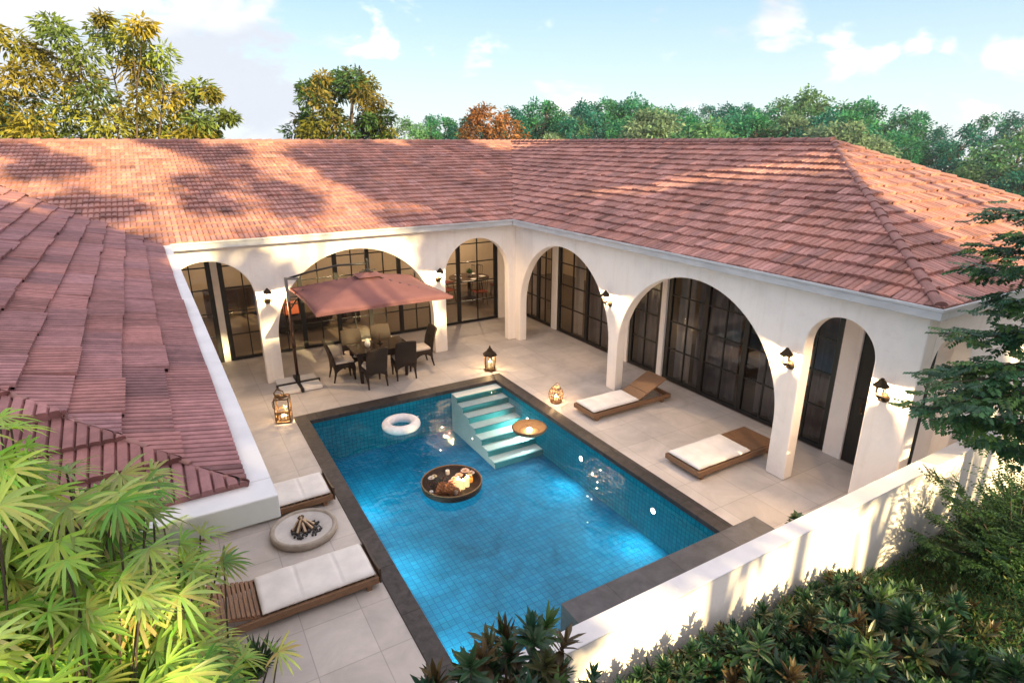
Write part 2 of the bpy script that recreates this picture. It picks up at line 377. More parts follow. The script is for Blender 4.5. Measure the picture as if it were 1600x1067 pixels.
# fill light: unseen bright cloud added high overhead and behind the viewpoint
fill_top = N(t, 'ShaderNodeMapRange', interpolation_type='SMOOTHSTEP'); fill_top.inputs['From Min'].default_value = .36; fill_top.inputs['From Max'].default_value = .72; L(sx.outputs['Z'], fill_top.inputs['Value'])
fill_back = N(t, 'ShaderNodeMapRange', interpolation_type='SMOOTHSTEP'); fill_back.inputs['From Min'].default_value = .1; fill_back.inputs['From Max'].default_value = -.7; L(sx.outputs['Y'], fill_back.inputs['Value'])
dk = N(t, 'ShaderNodeMath', operation='MAXIMUM'); L(fill_top.outputs[0], dk.inputs[0]); L(fill_back.outputs[0], dk.inputs[1])
fill_col = ramp(t, nz.outputs[0], [(.3, (5.2, 4.95, 5.15)), (.7, (7.4, 6.95, 7.1))])
cm2 = N(t, 'ShaderNodeMix', data_type='RGBA'); L(dk.outputs[0], cm2.inputs['Factor']); L(cm.outputs['Result'], cm2.inputs['A']); L(fill_col, cm2.inputs['B'])
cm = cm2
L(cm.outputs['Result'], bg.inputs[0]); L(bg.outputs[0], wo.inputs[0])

sc.view_settings.view_transform = 'Standard'; sc.view_settings.look = 'None'
sc.view_settings.exposure = 1.47; sc.view_settings.gamma = 1.0
sc.render.engine = 'CYCLES'
sc.cycles.max_bounces = 8; sc.cycles.transparent_max_bounces = 24; sc.cycles.caustics_reflective = False; sc.cycles.caustics_refractive = False
sc.cycles.sample_clamp_indirect = 6.0

# ------------------------------------------------------------------ ground and hills
def g_height(x, y):
    h = -.45 + .06*mnoise.noise((x*.5, y*.5, 0))
    # bank of soil outside the white wall, rising to the right
    b = max(0, min(1, (x-3.2)/3.5))*max(0, 1-abs(y-1.6)/2.4)
    h += .62*b
    if y > 3.15 and -9 < x < 19 and y < 26: h = -1.6
    if y > 26: h = -1.6-min(1, (y-26)/20)*5
    if x > 19: h = min(h, -.4-min(1, (x-19)/25)*5.5)
    return h
gx = [-300, -120, -60, -30, -18, -12] + [-9+.5*i for i in range(57)] + [20, 22, 25, 30, 36, 44, 60, 90]
gy = [-300, -120, -60, -30, -18, -12, -8, -5] + [-3+.4*i for i in range(16)] + [3.12, 3.2, 4, 8, 14, 20, 25.9, 26.1, 30, 38, 46, 60, 90]
mb = MB(); nx = len(gx)
for y in gy:
    for x in gx: mb.v.append((x, y, g_height(x, y)))
for j in range(len(gy)-1):
    for i in range(nx-1): mb.face(j*nx+i, j*nx+i+1, (j+1)*nx+i+1, (j+1)*nx+i)
tag(mb.build('ground', M['soil'], smooth=True), kind='structure')

SKY = [(620, 205), (700, 196), (760, 188), (830, 186), (940, 158), (1020, 160), (1100, 152), (1200, 158), (1300, 154), (1345, 162), (1390, 178), (1440, 196), (1500, 206), (1540, 190), (1600, 162), (1800, 150), (2200, 150)]
def skyline(px):
    if px <= SKY[0][0]: return 214
    for (a, ya), (b, yb) in zip(SKY, SKY[1:]):
        if a <= px <= b: return ya+(yb-ya)*(px-a)/(b-a)
    return 150
def az_px(px):
    d = pix_dir(px, 222); return math.atan2(d.x, d.y)
def px_az(a):
    # azimuth to photo column at the horizon
    b = a-R(30.4); b = max(-1.2, min(1.2, b)); return 800+979*math.tan(b)
def top_z(px, d):
    dv = pix_dir(px, skyline(px)); return H+dv.z/math.hypot(dv.x, dv.y)*d
def hill_h(a, d):
    px = px_az(a); drop = .16+.16*max(0, min(1, (px-1250)/300))
    return top_z(px, 125)-11.5-(125-d)*drop if d < 125 else top_z(px, 125)-11.5-(d-125)*.05
mb = MB(); AZ = [R(-30)+R(3.2)*i for i in range(46)]; DD = [46, 55, 65, 75, 85, 95, 105, 115, 125, 150, 200, 260]
for d in DD:
    for a in AZ: mb.v.append((math.sin(a)*d, math.cos(a)*d, hill_h(a, d) if d > 46 else -14))
for j in range(len(DD)-1):
    for i in range(len(AZ)-1): mb.face(j*46+i, (j+1)*46+i, (j+1)*46+i+1, j*46+i+1)
tag(mb.build('hills', M['hill'], smooth=True), kind='structure')

# ------------------------------------------------------------------ terrace and pool
PX0, PX1, PY1 = 1.915, 6.115, 11.15            # water edges
mb = MB(); Z = 0.0
for (x0, x1, y0, y1) in ((-3.2, 1.68, 3.3, 11.48), (6.38, 9.5, 3.3, 11.48), (-3.2, 9.5, 11.48, 15.62), (9.5, 17.2, 3.3, 3.47)):
    mb.quad((x0, y0, Z), (x1, y0, Z), (x1, y1, Z), (x0, y1, Z))
mb.quad((-3.2, 3.3, -1.5), (1.68, 3.3, -1.5), (1.68, 3.3, Z), (-3.2, 3.3, Z))
tag(mb.build('terrace', M['paving']), kind='structure')

pool = empty('swimming_pool', (4, 7.5, 0))
tag(pool, 'sunken rectangular swimming pool lined with blue mosaic in the courtyard', 'swimming pool')
def kid(o, p):
    o.parent = p; o.matrix_parent_inverse = Matrix.Translation(p.location).inverted() if p.rotation_euler.z == 0 else p.matrix_world.inverted()
    return o
FZ = -.97
mb = MB(); y0 = 3.2
mb.quad((PX0, y0, FZ), (PX1, y0, FZ), (PX1, PY1, FZ), (PX0, PY1, FZ))
kid(mb.build('pool_floor', M['poolfloor']), pool)
# wall mosaics: each wall is modelled flat in its own axes so the small tiles run true, then stood up
def pool_wall(name, length, loc, rz):
    m_ = MB(); m_.quad((0, 0, 0), (length, 0, 0), (length, -FZ, 0), (0, -FZ, 0))
    o = m_.build(name, M['poolwall'], pool)
    o.matrix_parent_inverse = Matrix.Translation(pool.location).inverted()
    o.location = loc; o.rotation_euler = (R(90), 0, rz)
pool_wall('pool_wall', PX1-PX0, (PX0, PY1, FZ), 0)
pool_wall('pool_wall', PY1-y0, (PX1, PY1, FZ), R(-90))
pool_wall('pool_wall', PY1-y0, (PX0, y0, FZ), R(90))
pool_wall('pool_wall', PX1-PX0, (PX1, y0, FZ), R(180))
mb = MB()
mb.bb(1.68, 1.925, 3.3, 11.48, -.07, .012); mb.bb(6.105, 6.38, 4.32, 11.48, -.07, .012); mb.bb(1.925, 6.105, 11.14, 11.48, -.07, .012)
kid(mb.build('coping', M['slate'], bevel=.006), pool)
# stair of seven treads down the right-hand wall
sx0, sx1 = 4.98, PX1-.002
mb = MB(); ns_ = 7; tr_ = .285; y = PY1
for i in range(ns_):
    z1 = -.085-.126*i
    yb = PY1-tr_*(i+1)
    mb.mi = 0
    mb.quad((sx0, yb, z1), (sx1, yb, z1), (sx1, PY1-tr_*i, z1), (sx0, PY1-tr_*i, z1))       # tread
    mb.quad((sx0, PY1-tr_*i, z1), (sx0, PY1-tr_*i, FZ), (sx0, yb, FZ), (sx0, yb, z1))         # side
    mb.mi = 1
    zb = z1-.126 if i < ns_-1 else FZ
    mb.quad((sx0, yb, zb), (sx1, yb, zb), (sx1, yb, z1), (sx0, yb, z1))
    mb.bb(sx0-.012, sx1-.004, yb-.022, yb+.012, z1-.018, z1+.004)
kid(mb.build('steps', [M['step'], M['steprise']]), pool)
def lamp(name, loc, power, color, radius=.03, kind='POINT', parent=None, rot=None, spot=None):
    l = bpy.data.lights.new(name, kind); o = bpy.data.objects.new(name, l); col.objects.link(o)
    l.energy = power; l.color = color; l.shadow_soft_size = radius
    o.location = loc
    if rot: o.rotation_euler = rot
    if spot: l.spot_size = spot; l.spot_blend = .8
    return o
def pool_light(x, y, z, s):
    m_ = MB()
    pts = [(0.0, .012), (.045, .012), (.05, .0)]
    m_.lathe(pts, 16)
    o = m_.build('pool_light', E_POOL, pool, smooth=True); o.matrix_parent_inverse = Matrix.Translation(pool.location).inverted()
    o.location = (x, y, z); o.rotation_euler = (0, R(-90*s), 0)
    r_ = MB(); r_.lathe([(.05, .0), (.05, .016), (.062, .014), (.064, .0)], 16)
    q = r_.build('bezel', M['alu'], o, smooth=True)
    sp = lamp('pool_glow', (x-s*.03, y, z), 25, (.66, 1.0, .90), .04, 'SPOT', rot=(0, R(72*s), 0), spot=R(165))
for y in (9.75, 7.85, 5.92): pool_light(PX1, y, -.42, 1)
for y in (9.0, 7.2, 5.3): pool_light(PX0, y, -.42, -1)
mb = MB(); n = 1
mb.quad((PX0+.001, 3.25, -.09), (PX1-.001, 3.25, -.09), (PX1-.001, PY1-.001, -.09), (PX0+.001, PY1-.001, -.09))
tag(mb.build('water', M['water']), kind='structure')

mb = MB(); mb.bb(3.17, 6.40, 3.281, 4.33, -.95, .34)
tag(mb.build('stone_ledge', M['ledge'], bevel=.008), 'long raised dark grey stone ledge between the pool end and white wall', 'ledge')

# white garden wall
gw = empty('garden_wall', (5, 3.17, 0)); tag(gw, 'low white plastered garden wall closing the courtyard beside the pool', 'wall')
mb = MB(); mb.bb(-.6, 13.0, 3.085, 3.27, -1.7, 1.185); kid(mb.build('wall_body', M['stucco'], bevel=.012), gw)
mb = MB(); mb.bb(-.6, 13.0, 3.07, 3.285, 1.187, 1.21); kid(mb.build('wall_cap', M['cap'], bevel=.008), gw)

# ------------------------------------------------------------------ villa
villa = empty('courtyard_villa', (4, 16, 0))
tag(villa, 'white arcaded villa under red tiled hipped roofs wrapping round the pool court', 'villa')
def vk(o): return kid(o, villa)
ZT = 3.22

def arch_wall(P, u_lo, u_hi, zt, arches, thick, label):
    """one outline with semicircular openings down to the floor, given its thickness; P(u,z,d) -> point"""
    import bmesh
    pts = [(u_lo, 0)]
    for (a, b, apex) in arches:
        r = (b-a)/2; sp = apex-r; c = (a+b)/2; n = 44
        pts.append((a, 0))
        pts += [(c-r*math.cos(PI*i/n), sp+r*math.sin(PI*i/n)) for i in range(n+1)]
        pts.append((b, 0))
    pts += [(u_hi, 0), (u_hi, zt), (u_lo, zt)]
    bm = bmesh.new()
    f = [bm.verts.new(P(u, z, 0)) for u, z in pts]; k = [bm.verts.new(P(u, z, thick)) for u, z in pts]
    bm.faces.new(f); bm.faces.new(k[::-1])
    for i in range(len(pts)):
        j = (i+1) % len(pts); bm.faces.new((f[j], f[i], k[i], k[j]))
    bmesh.ops.recalc_face_normals(bm, faces=bm.faces)
    me = bpy.data.meshes.new('arcade_wall'); bm.to_mesh(me); bm.free(); me.materials.append(M['stucco'])
    o = bpy.data.objects.new('arcade_wall', me); col.objects.link(o)
    b = o.modifiers.new('bevel', 'BEVEL'); b.width = .022; b.segments = 3; b.limit_method = 'ANGLE'; b.angle_limit = R(50)
    o['label'] = label
    return vk(o)
YB, XR, YE = 13.55, 8.05, 3.45
arch_wall(lambda u, z, d: (u, YB+d, z), -1.4, XR+.22, ZT, [(-.22, 1.54, 2.88), (1.90, 5.65, 2.88), (6.0, 7.84, 2.88)], .22, 'white arcade wall of three arches across the back')
arch_wall(lambda u, z, d: (XR+d, u, z), YE, YB-.003, ZT, [(4.02, 5.04, 2.86), (5.38, 9.27, 2.88), (9.57, 13.30, 2.86)], .22, 'white arcade wall of three arches on the right')
arch_wall(lambda u, z, d: (u, YE+d, z), XR+.223, 16.9, ZT, [(8.30, 9.38, 2.88)], .22, 'white end wall with one arch')

# --- gutters (fascia box with a rolled front edge)
GZ0, GZ1 = 3.17, 3.31
def leftx(y, x): return x+.0215*(13.4-y)
mb = MB()
mb.bb(.10, 7.84, 13.34, 13.52, GZ0, GZ1); mb.bb(.10, 7.84, 13.322, 13.345, GZ1-.03, GZ1+.012)
mb.bb(7.845, 8.02, 3.27, 13.52, GZ0, GZ1); mb.bb(7.828, 7.852, 3.26, 13.34, GZ1-.03, GZ1+.012)
mb.bb(8.022, 17.2, 3.275, 3.44, GZ0, GZ1); mb.bb(7.828, 17.2, 3.252, 3.276, GZ1-.03, GZ1+.012)
o = vk(mb.build('gutter', M['gutter'], bevel=.008))
mb = MB()
n0 = len(mb.v)
def lbox(x0, x1, y0, y1, z0, z1):
    n = len(mb.v)
    for z in (z0, z1):
        for (x, y) in ((x0, y0), (x1, y0), (x1, y1), (x0, y1)): mb.v.append((leftx(y, x), y, z))
    for q in ((3, 2, 1, 0), (4, 5, 6, 7), (0, 1, 5, 4), (1, 2, 6, 5), (2, 3, 7, 6), (3, 0, 4, 7)): mb.face(*[n+i for i in q])
lbox(-.09, .115, 3.421, 13.6, 3.15, 3.30); lbox(-7, .115, 3.20, 3.42, 3.15, 3.30)
o = vk(mb.build('gutter', M['cap'], bevel=.008)); o['label'] = 'broad flat white gutter along the left eaves'

# --- tiled roofs
def tile_roof(name, label, O, u, v, n, lim, vlen, pitch=.30, rib=.095, per=7, amp=.013, lift=.034, seed=1, jit=.012, base=(.40, .202, .175), var=.19, groove=-.35, wob=.4):
    """courses of ribbed tiles on a plane; lim = (L0, L1, R0, R1) keeps L0+L1*v <= u <= R0+R1*v (hips and valleys are cut clean)"""
    rg = random.Random(seed); O, u, v, n = Vector(O), Vector(u).normalized(), Vector(v).normalized(), Vector(n).normalized()
    mb = MB(); nc = int(math.ceil(vlen/pitch)); L0, L1, R0, R1 = lim
    prof = ((0.0, groove), (.13, .8), (.32, 1.0), (.70, 1.0), (.87, .75), (1.0, groove))
    def vr(uu, a, b):
        for (c0, c1, sg) in ((L0, L1, 1), (R0, R1, -1)):
            if abs(c1) < 1e-9:
                if sg*(uu-c0) < 0: return None
            elif sg*c1 > 0: b = min(b, (uu-c0)/c1)
            else: a = max(a, (uu-c0)/c1)
        return (a, b)
    for c in range(nc):
        va, vb = c*pitch, min((c+1)*pitch+.03, vlen)
        lo = min(L0+L1*va, L0+L1*vb); hi = max(R0+R1*va, R0+R1*vb)
        i = int(math.floor(lo/rib)) - rg.randint(0, per-1)
        while i*rib < hi:
            dv = rg.uniform(-jit, jit); dl = rg.uniform(-1, 1)*wob*lift; tilt = rg.uniform(-.004, .004)*wob
            k = rg.gauss(1, var); hue = rg.uniform(-.06, .06)
            tc_ = (base[0]*k*(1+hue), base[1]*k, base[2]*k*(1-hue))
            for q in range(per):
                u0 = (i+q)*rib
                if u0 > hi or u0+rib < lo: continue
                kk = rg.uniform(.80, 1.18); mb.cc = (min(.6, tc_[0]*kk), min(.5, tc_[1]*kk), min(.5, tc_[2]*kk))
                a0 = va+dv-.01 if c else va-.03; rows = []
                for (fu, h) in prof:
                    uu = u0+fu*rib; r_ = vr(uu, a0, vb)
                    if r_ is None: rows.append(None); continue
                    a_, b_ = r_
                    if b_ < a_: a_ = b_ = (a_+b_)/2
                    hh = lambda vv: (lift+dl+tilt*(q-per/2)+amp*h)*(vb-vv)/(vb-a0)+amp*h*.8*(vv-a0)/(vb-a0)
                    rows.append((O+u*uu+v*a_+n*hh(a_), O+u*uu+v*b_+n*hh(b_), a_ <= a0+1e-6, b_-a_))
                for r0_, r1_ in zip(rows, rows[1:]):
                    if r0_ is None or r1_ is None or (r0_[3] < 1e-5 and r1_[3] < 1e-5): continue
                    b0 = len(mb.v)
                    mb.v += [tuple(r0_[0]), tuple(r1_[0]), tuple(r1_[1]), tuple(r0_[1])]; mb.face(b0, b0+1, b0+2, b0+3)
                    if r0_[2] and r1_[2]:
                        d_ = n*(lift+dl+.02); mb.v += [tuple(r0_[0]-d_), tuple(r1_[0]-d_)]; mb.face(b0+4, b0+5, b0+1, b0)
            i += per
    mb.cc = (.07, .035, .03)
    mb.quad(O+u*L0-n*.022, O+u*R0-n*.022, O+u*(R0+R1*vlen)+v*vlen-n*.022, O+u*(L0+L1*vlen)+v*vlen-n*.022)
    o = mb.build(name, M['tile']); o['label'] = label
    return vk(o)
ZE, ZR = 3.30, 5.20
# back wing: eave at y=13.40, ridge 8.0 m further in
EB = 13.40; WB = 8.0; XE = 7.90; WR = 4.65; EE = 3.33
s_b = math.hypot(WB, ZR-ZE)
LW = 5.45                                        # half width of the left wing
tile_roof('roof', 'long back slope of red tiles, sunlit in patches', (0, EB, ZE), (1, 0, 0), (0, WB, ZR-ZE), (0, -(ZR-ZE), WB),
          (-.15, -LW/s_b, XE, WR/s_b), s_b, pitch=.335, per=3, seed=3, rib=.105, amp=.02, lift=.04, jit=.02, var=.13)
s_r = math.hypot(WR, ZR-ZE)
# right wing slope towards the court: u along -y from the inner corner
tile_roof('roof', 'right hand slope of red tiles in shade above the arches', (XE, EB, ZE), (0, -1, 0), (WR, 0, ZR-ZE), (-(ZR-ZE), 0, WR),
          (0, -WB/s_r, EB-EE, -WR/s_r), s_r, pitch=.30, per=2, seed=5, rib=.10, amp=.017, lift=.042, jit=.024, var=.15)
XF = 16.4
# hipped end of the right wing
tile_roof('roof', 'hipped end slope catching orange evening sun', (XE, EE, ZE), (1, 0, 0), (0, WR, ZR-ZE), (0, -(ZR-ZE), WR),
          (0, WR/s_r, XF-XE, -(XF-XE-WR)/s_r), s_r, pitch=.30, per=2, seed=9, rib=.10, amp=.017, lift=.045, jit=.02, var=.14)
# left wing, slope falling to the court
s_l = math.hypot(LW, ZR-ZE)
ya, yb = 3.42, 13.45
th = math.atan(.0215); ud = Vector((-.0215, 1, 0)).normalized(); vdir = Vector((-LW, -LW*.0215, ZR-ZE)).normalized()
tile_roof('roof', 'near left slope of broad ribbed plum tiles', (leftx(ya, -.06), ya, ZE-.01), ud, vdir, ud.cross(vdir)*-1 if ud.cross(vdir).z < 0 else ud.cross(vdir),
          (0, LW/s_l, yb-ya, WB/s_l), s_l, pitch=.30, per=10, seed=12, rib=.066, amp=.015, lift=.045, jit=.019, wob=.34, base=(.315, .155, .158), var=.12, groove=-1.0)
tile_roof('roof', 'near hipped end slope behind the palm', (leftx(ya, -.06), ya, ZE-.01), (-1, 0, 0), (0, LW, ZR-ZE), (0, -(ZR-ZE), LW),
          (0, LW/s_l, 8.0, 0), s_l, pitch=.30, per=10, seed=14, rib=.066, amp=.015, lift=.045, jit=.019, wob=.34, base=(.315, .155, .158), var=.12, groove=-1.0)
# slopes away from the court
mb = MB()
r0, r1, r2 = (-LW-.06+.1, EB+WB, ZR), (XE+WR, EB+WB, ZR), (XE+WR, EE+WR, ZR)
mb.quad((-8, EB+WB, ZR-.02), (XE+WR, EB+WB, ZR-.02), (XF+1, 26.5, ZE), (-8, 26.5, ZE))
mb.quad((XE+WR, EE+WR, ZR-.02), (XF, EE, ZE-.02), (XF, 26.5, ZE), (XE+WR, EB+WB, ZR-.02))
mb.quad((-LW-.06, EB+WB, ZR-.02), (-12, 26.5, ZE), (-12, ya, ZE), (-LW, ya+LW, ZR-.02))
vk(mb.build('roof', M['ridge']))['label'] = 'outer slopes facing away from the court'
def caps(name, a, b, r=.10, step=.30):
    a, b = Vector(a), Vector(b); d = (b-a); L_ = d.length; d.normalize(); mb = MB()
    side = d.cross(Vector((0, 0, 1))).normalized(); up = side.cross(d)
    k = int(L_/step)
    for i in range(k+1):
        p0 = a+d*(i*step); p1 = a+d*min(L_, (i+1)*step+.03)
        n = 8; base = len(mb.v); jj = rnd.uniform(-.008, .008)
        for (p, rr, lz) in ((p0, r*1.12, .018+jj), (p1, r*.94, 0)):
            for q in range(n+1):
                an = PI*(-.06+1.12*q/n)
                mb.v.append(tuple(p+side*rr*math.cos(an)+up*(rr*.72*math.sin(an)+lz-.02)))
        for q in range(n): mb.face(base+q, base+q+1, base+n+1+q+1, base+n+1+q)
        mb.face(*[base+q for q in range(n+1)])
    return vk(mb.build(name, M['ridge'], smooth=False))
caps('ridge_cap', (XE+WR, EB+WB, ZR+.03), (-8, EB+WB, ZR+.03))
caps('ridge_cap', (XE+WR, EE+WR, ZR+.03), (XE+WR, EB+WB, ZR+.03))
caps('hip_cap', (XE, EE, ZE+.05), (XE+WR, EE+WR, ZR+.03), .066)
caps('hip_cap', (XF, EE, ZE+.05), (XE+WR, EE+WR, ZR+.03), .075)
caps('hip_cap', (leftx(ya, -.06)-.02, ya+.02, ZE+.02), (leftx(ya, -.06)-LW, ya+LW, ZR+.02), .018)

# --- shell behind the arcades: ceilings, glass walls, rooms
XG, YG = 9.5, 15.6
mb = MB()
mb.quad((-1.4, 13.77, 3.0), (-1.4, YG, 3.0), (XG, YG, 3.0), (XG, 13.77, 3.0)); mb.quad((8.27, 3.67, 3.0), (8.27, 13.77, 3.0), (XG, 13.77, 3.0), (XG, 3.67, 3.0))
vk(mb.build('ceiling', M['stucco']))['label'] = 'white ceiling of the covered walk'
mb = MB()
# solid pieces of the inner facades: header, piers
def pier_b(x0, x1): mb.bb(x0, x1, YG-.02, YG+.2, 0, 2.72)
def pier_r(y0, y1): mb.bb(XG-.02, XG+.2, y0, y1, 0, 2.72)
mb.bb(-1.4, XG+.2, YG-.022, YG+.2, 2.722, 3.2); mb.bb(XG-.022, XG+.2, 3.46, YG-.025, 2.722, 3.2)
pier_b(.855, 1.0); pier_b(8.66, XG+.2); pier_b(-1.4, -.9)
pier_r(13.66, 13.90); pier_r(10.55, 11.0); pier_r(9.35, 9.50); pier_r(5.62, 6.0) if False else None
pier_r(4.98, 5.30); pier_r(3.46, 3.9); pier_r(15.50, 15.575)
vk(mb.build('inner_wall', M['stucco'], bevel=.006))
def glazing_b(x0, x1, stiles, label=None):
    f = MB(); yy = YG+.06
    f.bb(x0, x1, yy-.03, yy+.03, 0.002, .07); f.bb(x0, x1, yy-.03, yy+.03, 2.66, 2.718)
    for s in stiles: f.bb(s-.055, s+.055, yy-.034, yy+.034, .07, 2.66)
    edge = sorted(stiles)
    for a, b in zip(edge, edge[1:]):
        m_ = (a+b)/2; f.bb(m_-.014, m_+.014, yy-.018, yy+.018, .07, 2.66)
        for z in (.66, 1.25, 1.84, 2.38): f.bb(a+.055, b-.055, yy-.0165, yy+.0165, z-.014, z+.014)
    o = vk(f.build('window', M['black']))
    g = MB(); g.quad((x0, yy, .05), (x1, yy, .05), (x1, yy, 2.68), (x0, yy, 2.68)); q = g.build('pane', M['glass'], o)
    return o
def glazing_r(y0, y1, stiles):
    f = MB(); xx = XG+.06
    f.bb(xx-.03, xx+.03, y0, y1, 0.002, .07); f.bb(xx-.03, xx+.03, y0, y1, 2.66, 2.718)
    for s in stiles: f.bb(xx-.034, xx+.034, s-.055, s+.055, .07, 2.66)
    edge = sorted(stiles)
    for a, b in zip(edge, edge[1:]):
        m_ = (a+b)/2; f.bb(xx-.018, xx+.018, m_-.014, m_+.014, .07, 2.66)
        for z in (.76, 1.40, 2.0): f.bb(xx-.0165, xx+.0165, a+.055, b-.055, z-.014, z+.014)
    o = vk(f.build('window', M['black']))
    g = MB(); g.quad((xx, y1, .05), (xx, y0, .05), (xx, y0, 2.68), (xx, y1, 2.68)); g.build('pane', M['glass'], o)
    return o
glazing_b(-.9, .855, (-.85, 0.0, .80)); glazing_b(1.0, 8.66, (1.06, 1.98, 2.85, 3.78, 4.65, 5.53, 6.45, 7.35, 8.60))
glazing_r(13.90, 15.5, (13.95, 14.7, 15.45)); glazing_r(11.0, 13.66, (11.06, 12.3, 13.60)); glazing_r(9.5, 10.55, (9.56, 10.5))
glazing_r(5.30, 9.35, (5.36, 6.2, 7.2, 8.24, 9.28))
# black panelled door at the right-hand end
mb = MB(); mb.bb(XG+.02, XG+.08, 3.9, 4.98, .002, 2.715)
for z0, z1 in ((.12, 1.2), (1.32, 2.6)):
    for y0_, y1_ in ((3.98, 4.40), (4.48, 4.90)): mb.bb(XG+.005, XG+.02, y0_, y1_, z0, z1)
d = vk(mb.build('door', M['door'], bevel=.008)); d['label'] = 'tall black panelled wooden door'
hb = MB(); hb.tube([(XG-.0, 4.78, .95), (XG-.05, 4.78, .95), (XG-.05, 4.78, 1.15), (XG, 4.78, 1.15)], .012, 8); hb.build('handle', M['brass'], d, smooth=True)
for a in (d,):
    for c in a.children: c.matrix_parent_inverse = Matrix()
# interior shell
mb = MB()
mb.quad((-3, YG, .004), (XG+6, YG, .004), (XG+6, 21.3, .004), (-3, 21.3, .004)); mb.quad((XG, 3.68, .004), (XG+6, 3.68, .004), (XG+6, YG, .004), (XG, YG, .004))
vk(mb.build('interior_floor', M['floorin']))
mb = MB()
mb.bb(-3, 16, 20.3, 20.5, 0, 3.1); mb.bb(14.2, 14.4, 3.7, 20.3, 0, 3.1); mb.bb(-3.2, -3, 15.6, 20.5, 0, 3.1); mb.bb(9.72, 14.2, 15.7, 15.85, 0, 3.1) if False else None
mb.bb(9.72, 14.2, 10.7, 10.85, 0, 3.1); mb.bb(9.72, 14.2, 5.05, 5.2, 0, 3.1); mb.bb(-3, 14.4, 3.68+11.93, 20.3, 3.05, 3.1); mb.bb(9.71, 14.4, 3.68, 15.6, 3.05, 3.1)
mb.bb(-1.6, -1.4, 5.0, 13.7, 0, 3.15); mb.bb(-6.5, -1.6, 5.0, 5.2, 0, 3.15)
vk(mb.build('interior_wall', M['inwall']))
mb = MB(); mb.bb(16.2, 16.4, 3.9, 26, -1.5, 3.2); mb.bb(-10, 16.4, 26, 26.2, -1.5, 3.2); mb.bb(-11, -10.8, 3.9, 26, -1.5, 3.2)
vk(mb.build('outer_wall', M['stucco']))

# ------------------------------------------------------------------ wall lanterns
def wall_lantern(loc, rz, label):
    o = empty('wall_lantern', loc, rz); tag(o, label, 'wall lantern', 'lit lanterns on the arcade walls'); o.scale = (.88, .88, .92)
    # local frame: +x out of the wall
    b = MB(); b.lathe([(.0, -.012), (.075, -.012), (.085, 0), (.06, .02), (.035, .05), (.0, .055)], 14)
    p = b.build('back_plate', M['bronze'], o, smooth=True); p.rotation_euler = (0, R(90), 0); p.location = (0.012, 0, -.10)
    a = MB(); a.tube([(.03, 0, -.10), (.09, 0, -.13), (.15, 0, -.115), (.165, 0, -.075)], .014, 8); a.build('arm', M['bronze'], o, smooth=True)
    c = MB(); c.lathe([(0, -.085), (.03, -.08), (.055, -.05), (.07, -.03), (.066, -.02), (0, -.02)], 6, (.165, 0, 0)); c.build('base_cup', M['bronze'], o)
    g = MB()
    for k in range(6):
        an = 2*PI*k/6; g.tube([(.165+.062*math.cos(an), .062*math.sin(an), -.02), (.165+.082*math.cos(an), .082*math.sin(an), .115)], .0055, 5)
    g.build('cage', M['bronze'], o)
    h = MB(); h.lathe([(.118, .105), (.115, .118), (.085, .15), (.045, .195), (.03, .205), (.03, .22), (0, .235)], 12, (.165, 0, 0)); h.build('hood', M['bronze'], o, smooth=False)
    gl = MB(); gl.lathe([(.056, -.018), (.074, .112)], 6, (.165, 0, 0)); gl.build('glass_shade', M['clear'], o)
    e = MB(); e.lathe([(0, -.018), (.018, -.015), (.024, .02), (.018, .055), (0, .07)], 10, (.165, 0, 0)); e.build('bulb', E_WARM, o, smooth=True)
    ca, sa = math.cos(rz), math.sin(rz)
    lamp('lantern_glow', (loc[0]+ca*.165, loc[1]+sa*.165, loc[2]+.085), 55, (1, .66, .34), .02)
wall_lantern((1.76, YB, 2.02), R(-90), 'bronze wall lantern on the pier beside the parasol pole')
wall_lantern((5.80, YB, 2.04), R(-90), 'bronze wall lantern on the pier behind the parasol canopy')
wall_lantern((XR, 9.56, 2.02), R(180), 'bronze wall lantern on the pier above the lounger with raised back')
wall_lantern((XR, 5.22, 2.04), R(180), 'bronze wall lantern between the largest arch and the narrow arch')
wall_lantern((XR, 3.80, 2.04), R(180), 'bronze wall lantern on the end corner pier by the garden wall')

# ------------------------------------------------------------------ parasol
pr = empty('parasol', (2.12, 13.12, 0)); tag(pr, 'mauve cantilever parasol on a bronze pole shading the dining table', 'parasol')
b = MB()
for sx_ in (-1, 1):
    for sy_ in (-1, 1): b.box((sx_*.235, sy_*.235, .045), (.40, .40, .07))
b.build('base_slab', M['slab'], pr, bevel=.012)
b = MB(); b.box((0, 0, .055), (.95, .055, .085)); b.box((0, 0, .0555), (.055, .95, .086)); b.tube([(0, 0, .06), (0, 0, .26)], .05, 12); b.build('base_cross', M['black'], pr)
b = MB(); b.tube([(0, 0, .1), (0, 0, 1.95)], .035, 12); b.tube([(0, 0, .92), (0, 0, 1.08)], .045, 12); b.build('pole', M['pole'], pr, smooth=True)
b = MB(); b.box((0, 0, 2.20), (.06, .06, .52)); b.box((.10, -.05, 2.455), (.28, .06, .05), rz=R(-29)); b.build('mast_head', M['alu'], pr, bevel=.006)
